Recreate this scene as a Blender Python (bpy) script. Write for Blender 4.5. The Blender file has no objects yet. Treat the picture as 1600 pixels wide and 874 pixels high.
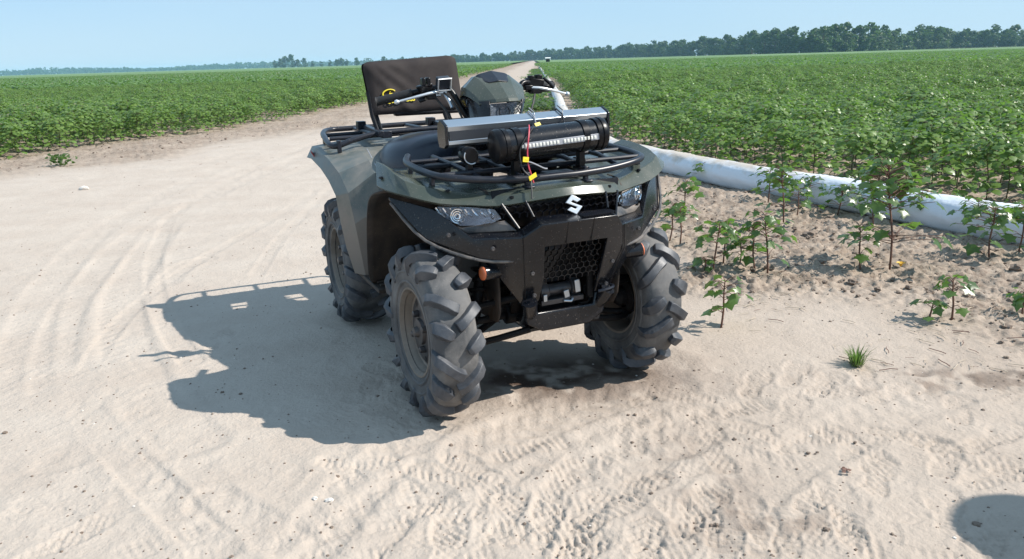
import bpy, bmesh, math, random
import numpy as np
from mathutils import Vector, Matrix, Euler

# ---------------------------------------------------------------- camera, world, sun, exposure
sc = bpy.context.scene
C = sc.collection
F_PX, CAM_H, PITCH, ROLL = 1255.05, 1.2834, 0.26607, -0.02927
cd = bpy.data.cameras.new('camera'); cam = bpy.data.objects.new('camera', cd); C.objects.link(cam)
cd.sensor_width = 36.0; cd.sensor_fit = 'HORIZONTAL'; cd.lens = 36.0 * F_PX / 1600.0
cd.clip_start = 0.05; cd.clip_end = 20000
cam.matrix_world = (Matrix.Translation((0, 0, CAM_H)) @ Matrix.Rotation(math.pi / 2 - PITCH, 4, 'X')
                    @ Matrix.Rotation(ROLL, 4, 'Z'))
sc.camera = cam

SUN_EL = math.radians(43.5)
SUN_AZ = math.radians(94.3)          # clockwise from +Y
world = bpy.data.worlds.new('World'); sc.world = world; world.use_nodes = True
wn, wl = world.node_tree.nodes, world.node_tree.links
wn.clear()
sky = wn.new('ShaderNodeTexSky'); sky.sky_type = 'NISHITA'; sky.sun_disc = False
sky.sun_elevation = SUN_EL; sky.sun_rotation = SUN_AZ
sky.air_density = 1.0; sky.dust_density = 0.1; sky.ozone_density = 4.0; sky.altitude = 0
bg = wn.new('ShaderNodeBackground'); bg.inputs['Strength'].default_value = 0.10
wo = wn.new('ShaderNodeOutputWorld')
thin = wn.new('ShaderNodeMix'); thin.data_type = 'RGBA'; thin.inputs[0].default_value = 0.82   # even thin haze of the summer sky
thin.inputs[7].default_value = (2.6, 3.95, 5.3, 1)
wtc = wn.new('ShaderNodeTexCoord'); wmp = wn.new('ShaderNodeMapping'); wmp.inputs['Scale'].default_value = (1.0, 1.0, 5.0); wl.new(wtc.outputs['Generated'], wmp.inputs[0])
wno = wn.new('ShaderNodeTexNoise'); wno.inputs['Scale'].default_value = 2.2; wno.inputs['Detail'].default_value = 5; wl.new(wmp.outputs[0], wno.inputs['Vector'])
veil = wn.new('ShaderNodeMix'); veil.data_type = 'RGBA'; wl.new(wno.outputs['Fac'], veil.inputs[0]); veil.inputs[6].default_value = (2.25, 3.75, 5.3, 1); veil.inputs[7].default_value = (2.95, 4.15, 5.3, 1)
wl.new(veil.outputs[2], thin.inputs[7]); wl.new(sky.outputs[0], thin.inputs[6]); wl.new(thin.outputs[2], bg.inputs[0]); wl.new(bg.outputs[0], wo.inputs[0])
sd = bpy.data.lights.new('sun', 'SUN'); sd.energy = 4.0; sd.angle = math.radians(0.53); sd.color = (1.0, 0.945, 0.87)
sun = bpy.data.objects.new('sun', sd); C.objects.link(sun)
sdir = Vector((math.sin(SUN_AZ) * math.cos(SUN_EL), math.cos(SUN_AZ) * math.cos(SUN_EL), math.sin(SUN_EL)))
sun.rotation_euler = sdir.to_track_quat('Z', 'Y').to_euler(); sun.location = sdir * 30
sc.view_settings.view_transform = 'Standard'; sc.view_settings.look = 'None'
sc.view_settings.exposure = 0.80; sc.view_settings.gamma = 1.0
sc.cycles.max_bounces = 6; sc.cycles.volume_bounces = 1; sc.cycles.transparent_max_bounces = 12

rng = np.random.default_rng(11); random.seed(11)

def G(u, v, z=0.0):
    """point of the ground plane seen at photograph pixel (u, v)"""
    a, b = u - 800, v - 437
    c, s = math.cos(ROLL), math.sin(ROLL)
    x, y = (c * a + s * b) / F_PX, -(-s * a + c * b) / F_PX
    d = Vector((x, math.cos(PITCH) + y * math.sin(PITCH), -math.sin(PITCH) + y * math.cos(PITCH)))
    t = (z - CAM_H) / d.z
    return Vector((d.x * t, d.y * t, z))

# ---------------------------------------------------------------- helpers
def tag(o, label=None, cat=None, group=None, kind=None):
    if label: o['label'] = label
    if cat: o['category'] = cat
    if group: o['group'] = group
    if kind: o['kind'] = kind
    return o

def empty(name, loc=(0, 0, 0), rz=0.0, parent=None):
    o = bpy.data.objects.new(name, None); C.objects.link(o)
    o.empty_display_size = 0.1; o.location = loc; o.rotation_euler = (0, 0, rz)
    if parent: o.parent = parent
    return o

def mesh_np(name, V, Fq, mat=None, smooth=True):
    """mesh from numpy verts and a (n,3) or (n,4) face array"""
    me = bpy.data.meshes.new(name)
    V = np.asarray(V, np.float32); Fq = np.asarray(Fq, np.int32)
    k = Fq.shape[1]
    me.vertices.add(len(V)); me.vertices.foreach_set('co', V.ravel())
    me.loops.add(Fq.size); me.loops.foreach_set('vertex_index', Fq.ravel())
    me.polygons.add(len(Fq)); me.polygons.foreach_set('loop_start', np.arange(0, Fq.size, k, dtype=np.int32))
    me.polygons.foreach_set('use_smooth', np.full(len(Fq), smooth))
    me.update(calc_edges=True)
    if mat: me.materials.append(mat)
    return me

def link(name, me, parent=None, loc=None):
    o = bpy.data.objects.new(name, me); C.objects.link(o)
    if parent: o.parent = parent
    if loc is not None: o.location = loc
    return o

class MB:
    """collects shapes into one mesh"""
    def __init__(s): s.v = []; s.f = []
    def add(s, v, f):
        b = len(s.v); s.v += [tuple(p) for p in v]; s.f += [[i + b for i in q] for q in f]; return s
    def box(s, c, size, R=None, taper=1.0):
        x, y, z = [k / 2 for k in size]
        P = [(-x, -y, -z), (x, -y, -z), (x, y, -z), (-x, y, -z), (-x*taper, -y*taper, z), (x*taper, -y*taper, z), (x*taper, y*taper, z), (-x*taper, y*taper, z)]
        c = Vector(c); P = [(R @ Vector(p) if R else Vector(p)) + c for p in P]
        return s.add(P, [(0, 3, 2, 1), (4, 5, 6, 7), (0, 1, 5, 4), (1, 2, 6, 5), (2, 3, 7, 6), (3, 0, 4, 7)])
    def tube(s, pts, r, n=10, closed=False, smooth=0, caps=True):
        P = [Vector(p) for p in pts]
        if smooth: P = catmull(P, smooth, closed)
        m = len(P); rr = r if hasattr(r, '__len__') else [r] * m
        if len(rr) != m: rr = [rr[min(len(rr)-1, int(i*len(rr)/m))] for i in range(m)]
        T = []
        for i in range(m):
            a = P[(i - 1) % m] if (closed or i > 0) else P[i]; b = P[(i + 1) % m] if (closed or i < m - 1) else P[i]
            T.append((b - a).normalized())
        N = T[0].orthogonal().normalized(); V = []; F = []
        for i in range(m):
            N = (N - T[i] * N.dot(T[i])).normalized(); B = T[i].cross(N)
            for k in range(n):
                a = 2 * math.pi * k / n
                V.append(P[i] + (N * math.cos(a) + B * math.sin(a)) * rr[i])
        for i in range(m if closed else m - 1):
            for k in range(n):
                j = (i + 1) % m
                F.append((i*n + k, i*n + (k+1) % n, j*n + (k+1) % n, j*n + k))
        if caps and not closed:
            F.append(tuple(range(n - 1, -1, -1))); F.append(tuple((m-1)*n + k for k in range(n)))
        return s.add(V, F)
    def lathe(s, prof, n=32, axis='Y', c=(0, 0, 0)):
        """prof: (along axis, radius); open profile"""
        V = []; F = []; m = len(prof); c = Vector(c)
        for (h, r) in prof:
            for k in range(n):
                a = 2 * math.pi * k / n; p, q = r * math.cos(a), r * math.sin(a)
                V.append(c + Vector({'Y': (p, h, q), 'Z': (p, q, h), 'X': (h, p, q)}[axis]))
        for i in range(m - 1):
            for k in range(n):
                F.append((i*n + k, (i+1)*n + k, (i+1)*n + (k+1) % n, i*n + (k+1) % n))
        return s.add(V, F)
    def disc_lathe(s, prof, n=32, axis='Y', c=(0, 0, 0)):
        s.lathe([(prof[0][0], 0.0005)] + list(prof) + [(prof[-1][0], 0.0005)], n, axis, c); return s
    def prism(s, poly, origin, U, Vv, depth):
        """2-D polygon in plane (U, Vv) at origin, extruded by vector depth"""
        o, U, Vv, d = Vector(origin), Vector(U), Vector(Vv), Vector(depth); n = len(poly)
        A = [o + U * p[0] + Vv * p[1] for p in poly]
        s.add(A + [a + d for a in A], [tuple(range(n)), tuple(range(2*n-1, n-1, -1))] + [(i, i + n, (i+1) % n + n, (i+1) % n) for i in range(n)])
        return s
    def build(s, name, mat, parent=None, angle=35, bevel=0, sub=0, solid=0, seg=2, xf=True, loc=None, recalc=True):
        V = [XF(p) for p in s.v] if xf and XF else s.v
        me = bpy.data.meshes.new(name); me.from_pydata([tuple(p) for p in V], [], s.f)
        if recalc:
            bm = bmesh.new(); bm.from_mesh(me); bmesh.ops.recalc_face_normals(bm, faces=bm.faces); bm.to_mesh(me); bm.free()
        me.materials.append(mat)
        me.polygons.foreach_set('use_smooth', np.full(len(me.polygons), True))
        if not sub: me.set_sharp_from_angle(angle=math.radians(angle))
        o = link(name, me, parent, loc)
        if sub: m = o.modifiers.new('sub', 'SUBSURF'); m.levels = m.render_levels = sub
        if solid: m = o.modifiers.new('solid', 'SOLIDIFY'); m.thickness = abs(solid); m.offset = -1 if solid > 0 else 1
        if bevel:
            m = o.modifiers.new('bevel', 'BEVEL'); m.width = bevel; m.segments = seg; m.limit_method = 'ANGLE'; m.angle_limit = math.radians(32); m.harden_normals = False
        return o
XF = None

def catmull(P, k, closed=False):
    P = [Vector(p) for p in P]; m = len(P); out = []
    for i in range(m if closed else m - 1):
        a = P[(i-1) % m] if (closed or i > 0) else P[i]; b = P[i]; c = P[(i+1) % m]; d = P[(i+2) % m] if (closed or i < m-2) else P[(i+1) % m]
        for j in range(k):
            t = j / k
            out.append(0.5 * ((2*b) + (c-a)*t + (2*a-5*b+4*c-d)*t*t + (-a+3*b-3*c+d)*t**3))
    if not closed: out.append(P[-1])
    return out

def grid_panel(name, rows, mat, parent, sub=2, solid=0.006, crease_cols=(), crease_rows=(), crease=0.7, mirror=False, xf=True):
    """rows[i][j] control points -> Catmull-Clark panel with thickness"""
    nr, nc = len(rows), len(rows[0]); V = [XF(p) if (xf and XF) else p for r in rows for p in r]
    F = [(i*nc+j, i*nc+j+1, (i+1)*nc+j+1, (i+1)*nc+j) for i in range(nr-1) for j in range(nc-1)]
    me = bpy.data.meshes.new(name); me.from_pydata([tuple(p) for p in V], [], F); me.materials.append(mat)
    me.polygons.foreach_set('use_smooth', np.full(len(F), True))
    at = me.attributes.new('crease_edge', 'FLOAT', 'EDGE')
    for e in me.edges:
        (i0, j0), (i1, j1) = divmod(e.vertices[0], nc), divmod(e.vertices[1], nc)
        if (j0 == j1 and j0 in crease_cols) or (i0 == i1 and i0 in crease_rows): at.data[e.index].value = crease
    if crease >= 1.0 and sub:
        sh = me.attributes.new('sharp_edge', 'BOOLEAN', 'EDGE')
        for e in me.edges: sh.data[e.index].value = at.data[e.index].value >= 1.0
    o = link(name, me, parent)
    if sub: m = o.modifiers.new('sub', 'SUBSURF'); m.levels = m.render_levels = sub
    if solid: m = o.modifiers.new('solid', 'SOLIDIFY'); m.thickness = abs(solid); m.offset = -1 if solid > 0 else 1
    return o

def facet_panel(name, rows, mat, parent, k=2, solid=0.006, angle=14, bevel=0.003, xf=True):
    """rows smoothed along their length only; the columns stay crisp folds with a small radius"""
    nc = len(rows[0]); cols = [catmull([Vector(r[j]) for r in rows], k) if k > 1 else [Vector(r[j]) for r in rows] for j in range(nc)]
    nr = len(cols[0]); V = [cols[j][i] for i in range(nr) for j in range(nc)]
    if xf and XF: V = [XF(p) for p in V]
    F = [(i*nc+j, i*nc+j+1, (i+1)*nc+j+1, (i+1)*nc+j) for i in range(nr-1) for j in range(nc-1)]
    me = bpy.data.meshes.new(name); me.from_pydata([tuple(p) for p in V], [], F); me.materials.append(mat)
    bm = bmesh.new(); bm.from_mesh(me); bmesh.ops.recalc_face_normals(bm, faces=bm.faces)
    if sum(f.normal.z*f.calc_area() for f in bm.faces) < 0: bmesh.ops.reverse_faces(bm, faces=bm.faces)
    bm.to_mesh(me); bm.free()
    me.polygons.foreach_set('use_smooth', np.full(len(me.polygons), True))
    o = link(name, me, parent)
    m = o.modifiers.new('solid', 'SOLIDIFY'); m.thickness = solid; m.offset = -1
    m = o.modifiers.new('bevel', 'BEVEL'); m.width = bevel; m.segments = 2; m.limit_method = 'ANGLE'; m.angle_limit = math.radians(angle); m.harden_normals = True
    return o

# value noise (numpy)
def vnoise(x, y, seed=0):
    xi, yi = np.floor(x).astype(np.int64), np.floor(y).astype(np.int64); fx, fy = x - xi, y - yi
    fx, fy = fx*fx*(3-2*fx), fy*fy*(3-2*fy)
    def h(a, b):
        n = (a * 374761393 + b * 668265263 + seed * 974711) & 0x7fffffff
        n = ((n ^ (n >> 13)) * 1274126177) & 0x7fffffff
        return ((n ^ (n >> 16)) & 0xffff) / 65535.0
    return (h(xi, yi)*(1-fx)+h(xi+1, yi)*fx)*(1-fy) + (h(xi, yi+1)*(1-fx)+h(xi+1, yi+1)*fx)*fy
def fbm(x, y, seed=0, oct=4, gain=0.5):
    s = 0; a = 1; t = 0
    for k in range(oct): s = s + a * vnoise(x*2**k, y*2**k, seed+k*17); t += a; a *= gain
    return s / t
def sstep(a, b, x):
    t = np.clip((x - a) / (b - a), 0, 1); return t*t*(3-2*t)

# ---------------------------------------------------------------- materials
def nodes(name):
    m = bpy.data.materials.new(name); m.use_nodes = True; nt = m.node_tree
    return m, nt.nodes, nt.links, nt.nodes['Principled BSDF']
def ramp(n, l, src, p0, p1, c0=(0, 0, 0, 1), c1=(1, 1, 1, 1)):
    r = n.new('ShaderNodeValToRGB'); r.color_ramp.elements[0].position = p0; r.color_ramp.elements[1].position = p1
    r.color_ramp.elements[0].color = c0; r.color_ramp.elements[1].color = c1; l.new(src, r.inputs[0]); return r.outputs[0]
def mixc(n, l, fac, a, b):
    m = n.new('ShaderNodeMix'); m.data_type = 'RGBA'
    for s, i in ((fac, 0), (a, 6), (b, 7)):
        if isinstance(s, (int, float)): m.inputs[i].default_value = s
        elif isinstance(s, tuple): m.inputs[i].default_value = (*s[:3], 1)
        else: l.new(s, m.inputs[i])
    return m.outputs[2]
def noise(n, l, scale, detail=4, rough=0.5, vec=None, dist=0):
    t = n.new('ShaderNodeTexNoise'); t.inputs['Scale'].default_value = scale; t.inputs['Detail'].default_value = detail
    t.inputs['Roughness'].default_value = rough; t.inputs['Distortion'].default_value = dist
    if vec is None:
        tc = n.new('ShaderNodeTexCoord'); vec = tc.outputs['Object']
    l.new(vec, t.inputs['Vector']); return t.outputs['Fac']
def bump(n, l, h, strength, dist, p):
    b = n.new('ShaderNodeBump'); b.inputs['Strength'].default_value = strength; b.inputs['Distance'].default_value = dist
    l.new(h, b.inputs['Height']); l.new(b.outputs[0], p.inputs['Normal'])

DUST = (0.36, 0.30, 0.25)
def dusty(name, col, rough=0.45, dust=0.25, speck=0.5, metal=0.0, dscale=9.0, spec=0.5, dust_col=DUST, bmp=0.0, mud=None):
    m, n, l, p = nodes(name)
    f1 = ramp(n, l, noise(n, l, dscale, 6, 0.62, dist=0.4), 0.38, 0.72)
    f2 = ramp(n, l, noise(n, l, 160, 2, 0.5), 0.66, 0.74)
    mu = n.new('ShaderNodeMath'); mu.operation = 'MULTIPLY'; l.new(f1, mu.inputs[0]); mu.inputs[1].default_value = dust
    m2 = n.new('ShaderNodeMath'); m2.operation = 'MULTIPLY_ADD'; l.new(f2, m2.inputs[0]); m2.inputs[1].default_value = speck * 0.5; l.new(mu.outputs[0], m2.inputs[2]); m2.use_clamp = True
    base = mixc(n, l, m2.outputs[0], col, dust_col)
    if mud:   # dried splashes thrown up by the wheels: heavier low down, ragged upper edge
        tcm = n.new('ShaderNodeTexCoord'); sx = n.new('ShaderNodeSeparateXYZ'); l.new(tcm.outputs['Object'], sx.inputs[0])
        ma = n.new('ShaderNodeMath'); ma.operation = 'MULTIPLY_ADD'; l.new(noise(n, l, 26, 6, 0.7), ma.inputs[0]); ma.inputs[1].default_value = -0.45; l.new(sx.outputs['Z'], ma.inputs[2])
        base = mixc(n, l, ramp(n, l, ma.outputs[0], mud[0], mud[1], (.85, .85, .85, 1), (0, 0, 0, 1)), base, (0.17, 0.145, 0.125))
    l.new(base, p.inputs['Base Color'])
    rr = n.new('ShaderNodeMath'); rr.operation = 'MULTIPLY_ADD'; l.new(m2.outputs[0], rr.inputs[0]); rr.inputs[1].default_value = 0.5; rr.inputs[2].default_value = rough; rr.use_clamp = True
    l.new(rr.outputs[0], p.inputs['Roughness']); p.inputs['Metallic'].default_value = metal; p.inputs['Specular IOR Level'].default_value = spec
    if bmp: bump(n, l, noise(n, l, 220, 3), bmp, 0.002, p)
    return m
def plain(name, col, rough=0.5, metal=0.0, **k):
    m, n, l, p = nodes(name); p.inputs['Base Color'].default_value = (*col, 1); p.inputs['Roughness'].default_value = rough; p.inputs['Metallic'].default_value = metal
    for a, b in k.items(): p.inputs[a].default_value = b
    return m

M = {}
M['olive'] = dusty('olive_plastic', (0.048, 0.060, 0.048), 0.22, 0.10, 0.5)
M['olive_dusty'] = dusty('olive_plastic_dusty', (0.080, 0.095, 0.086), 0.36, 0.45, 0.8, dscale=9, mud=(0.30, 0.50))
M['black'] = dusty('black_plastic', (0.004, 0.005, 0.008), 0.22, 0.03, 0.6, dscale=6, spec=0.45)
M['black_clean'] = dusty('black_satin', (0.0035, 0.0035, 0.005), 0.32, 0.012, 0.2, spec=0.25)
M['liner'] = dusty('liner_plastic', (0.010, 0.008, 0.007), 0.7, 0.28, 0.8, dscale=5, dust_col=(0.22, 0.16, 0.12))
M['rubber'] = dusty('tyre_rubber', (0.050, 0.052, 0.055), 0.6, 0.7, 0.6, dscale=8, dust_col=(0.25, 0.235, 0.22), bmp=0.3)
M['lug'] = dusty('tyre_lug', (0.036, 0.041, 0.050), 0.45, 0.28, 0.4, dscale=16, dust_col=(0.24, 0.235, 0.235), bmp=0.3)
M['rim'] = dusty('rim_steel', (0.16, 0.135, 0.11), 0.55, 0.6, 0.4, metal=0.3)
M['hub'] = dusty('hub_steel', (0.06, 0.06, 0.065), 0.4, 0.25, 0.4, metal=0.6)
M['rack'] = dusty('rack_paint', (0.009, 0.012, 0.020), 0.34, 0.04, 0.3, spec=0.4)
M['alu'] = dusty('aluminium', (0.50, 0.54, 0.58), 0.30, 0.05, 0.15, metal=0.9)
M['black_dusty_lit'] = dusty('black_plastic_dusty_lit', (0.03, 0.034, 0.04), 0.4, 0.5, 0.9, dscale=14)  # dust, plus the sunlit grey of the lamp trays mixed into the base
M['alu_dark'] = plain('anodised_dark', (0.05, 0.055, 0.065), 0.4, 0.5)
M['chrome'] = plain('chrome', (0.85, 0.86, 0.88), 0.12, 1.0)
M['silver'] = plain('silver_paint', (0.66, 0.68, 0.70), 0.3, 0.55)
M['mech'] = dusty('dark_mechanics', (0.004, 0.004, 0.005), 0.6, 0.03, 0.3, spec=0.2)
M['cloth'] = dusty('cover_cloth', (0.026, 0.021, 0.021), 0.78, 0.06, 0.0, spec=0.25, bmp=0.25)
M['seat'] = dusty('seat_vinyl', (0.009, 0.014, 0.028), 0.30, 0.04, 0.1)
M['grip'] = plain('grip_rubber', (0.012, 0.012, 0.013), 0.7)
M['orange'] = dusty('orange_plastic', (0.62, 0.12, 0.02), 0.3, 0.35, 0.3)
M['yellow'] = plain('yellow_tag', (0.75, 0.58, 0.03), 0.5)
M['yellow_print'] = plain('yellow_print', (0.72, 0.58, 0.03), 0.6)
M['red_wire'] = plain('red_wire', (0.55, 0.06, 0.09), 0.45)
M['black_wire'] = plain('black_wire', (0.02, 0.02, 0.02), 0.5)
M['tie'] = plain('cable_tie', (0.02, 0.02, 0.025), 0.4)
M['tie_grey'] = plain('cable_tie_grey', (0.32, 0.33, 0.36), 0.4)
M['red'] = plain('red_sticker', (0.35, 0.03, 0.03), 0.5)
M['white'] = plain('white_paint', (0.78, 0.78, 0.76), 0.5)
M['led'] = plain('led_chip', (0.8, 0.8, 0.74), 0.25)
m, n, l, p = nodes('clear_lens'); M['lens'] = m
tb = n.new('ShaderNodeBsdfTransparent'); tb.inputs[0].default_value = (.95, .97, 1, 1); gb = n.new('ShaderNodeBsdfGlossy'); gb.inputs['Roughness'].default_value = .06
fz = n.new('ShaderNodeFresnel'); fz.inputs[0].default_value = 1.5; mx = n.new('ShaderNodeMixShader')
l.new(fz.outputs[0], mx.inputs[0]); l.new(tb.outputs[0], mx.inputs[1]); l.new(gb.outputs[0], mx.inputs[2]); l.new(mx.outputs[0], n['Material Output'].inputs[0])
M['bowl'] = plain('lamp_bowl', (0.80, 0.83, 0.88), 0.22, 0.75)
# ============================================================ ground
PIPE = [(6.1, 150), (4.36, 102), (2.30, 43.5), (1.66, 27), (1.34, 20), (1.23, 15), (1.36, 11.4), (1.69, 9.75), (2.0, 8.75), (2.3, 7.95), (2.62, 7.2), (2.92, 6.55), (3.2, 5.85), (3.5, 5.22), (4.3, 4.1), (5.5, 3.0), (7.5, 1.7)]
PIPE3 = catmull([Vector((x, y, 0)) for x, y in PIPE], 10)
pp = np.array([(q.x, q.y) for q in PIPE3])
LEDGE = [(-60, 9), (-20, 10.5), (-11, 11.2), (-8.6, 11.8), (-7.6, 13.6), (-6.75, 16.2), (-5.95, 19.2), (-4.93, 27), (-3.9, 55), (-0.6, 150), (40, 1280)]
le = np.array(LEDGE, float)
def seg_dist(x, y, P):
    """signed distance to polyline (positive = right of travel direction)"""
    best = np.full(x.shape, 1e9); sg = np.zeros(x.shape)
    for (x0, y0), (x1, y1) in zip(P[:-1], P[1:]):
        dx, dy = x1-x0, y1-y0; L = dx*dx+dy*dy
        t = np.clip(((x-x0)*dx+(y-y0)*dy)/L, 0, 1); ex, ey = x-x0-t*dx, y-y0-t*dy
        d = np.hypot(ex, ey); s = dx*ey-dy*ex
        k = d < best; best = np.where(k, d, best); sg = np.where(k, -np.sign(s), sg)
    return best*sg
def pline(P, step=6): return np.array([(q.x, q.y) for q in catmull([Vector((x, y, 0)) for x, y in P], step)])

# wheel tracks on the road: (points, half width, depth, tread)
TR = []
def trk(px, hw=0.12, d=0.014, tread=1): TR.append((pline([tuple(G(u, v)[:2]) for u, v in px]), hw, d, tread))
trk([(95, 720), (85, 640), (92, 520), (140, 440), (235, 350), (400, 262), (540, 205)], 0.10, 0.010)
trk([(30, 640), (45, 520), (90, 430), (190, 340), (360, 255), (530, 190)], 0.12, 0.010)
trk([(300, 690), (225, 610), (190, 500), (215, 420), (290, 330), (420, 265), (545, 215)], 0.13, 0.016)
trk([(300, 565), (262, 510), (240, 440), (248, 380), (290, 320), (400, 262)], 0.06, 0.012)
trk([(80, 715), (120, 610), (190, 500), (290, 420), (420, 345), (490, 300)], 0.05, 0.009, 0)
trk([(130, 640), (190, 710), (260, 780), (340, 860)], 0.07, 0.012)
trk([(400, 430), (440, 370), (480, 330), (520, 290)], 0.05, 0.010)
trk([(330, 780), (420, 830), (520, 900)], 0.08, 0.010)
trk([(255, 445), (290, 415), (320, 405)], 0.09, 0.010)
trk([(1040, 600), (900, 640), (760, 700), (620, 780), (520, 880)], 0.13, 0.016)
trk([(1180, 640), (1020, 700), (880, 780), (760, 880)], 0.13, 0.016)
trk([(700, 640), (640, 690), (560, 760), (480, 850)], 0.11, 0.014)
trk([(1560, 590), (1400, 640), (1240, 720), (1120, 800), (1040, 890)], 0.12, 0.012)
for k in range(7):
    off = -5.2 + k*0.85
    TR.append((pline([(off-0.2*random.random(), 9+2*random.random()), (off*0.85-0.2, 16), (off*0.8, 26), (off*0.8+0.4, 40), (off*0.8+1.3, 70)]), 0.12, 0.012, 0))
# shoe prints: (u, v, heading in degrees, scale, lug style)
PR = []
for (u, v, a) in [(790, 805, 80), (850, 812, 75), (905, 830, 70), (980, 760, 20), (1110, 790, 70), (1085, 800, 60), (1190, 830, 75), (1230, 825, 70), (1330, 810, 70), (1315, 795, 78),
                  (1260, 690, 30), (1195, 680, 120), (1110, 705, 100), (1105, 660, 90), (1180, 600, 60), (1240, 585, 60), (1290, 600, 50), (1420, 685, -40), (1475, 715, 60), (1395, 615, 30),
                  (1500, 640, 60), (1460, 610, 40), (1540, 690, 30), (1290, 770, 40), (1330, 690, 110), (1150, 640, 20), (1060, 620, 160), (1020, 640, 100), (690, 740, 150), (740, 730, 130),
                  (830, 700, 20), (880, 745, 60), (950, 800, 40), (640, 800, 30), (590, 850, 70), (700, 850, 90), (770, 850, 60), (1010, 850, 80), (560, 720, 0), (540, 735, 120),
                  (100, 845, 60), (120, 580, 70), (345, 530, 90), (885, 870, 40), (1130, 860, 70), (1480, 800, 70), (1560, 745, 20), (1370, 745, 60), (1350, 590, 80), (1440, 570, 60)]:
    PR.append((*G(u, v)[:2], math.radians(a), random.choice((0, 1, 2)), 0.85+0.3*random.random()))
for _ in range(80):
    u, v = random.uniform(480, 1600), random.uniform(580, 873)
    PR.append((*G(u, v)[:2], random.uniform(0, 6.28), random.choice((0, 1, 2)), random.uniform(0.3, 0.8)))
for _ in range(40):
    u, v = random.uniform(0, 700), random.uniform(500, 873)
    PR.append((*G(u, v)[:2], random.uniform(0, 6.28), random.choice((0, 1)), random.uniform(0.2, 0.5)))

def soil_mask(x, y):
    """1 on tilled soil: right of the road round the pipe, and the strip along the left field"""
    w = (fbm(x*0.9, y*0.9, 5)-0.5)
    dl = seg_dist(x, y, le)             # right of ledge = road side
    left = 1-sstep(1.3, 3.3, dl + w*2.2)
    dp = seg_dist(x, y, pp[::-1])       # travelling away: left of pipe negative
    near = 2.25 - 1.5*sstep(9, 16, y)
    right = sstep(-near-0.5, -near+0.25, dp + w*1.9)
    return np.clip(np.maximum(left, right), 0, 1), dl, dp

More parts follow.
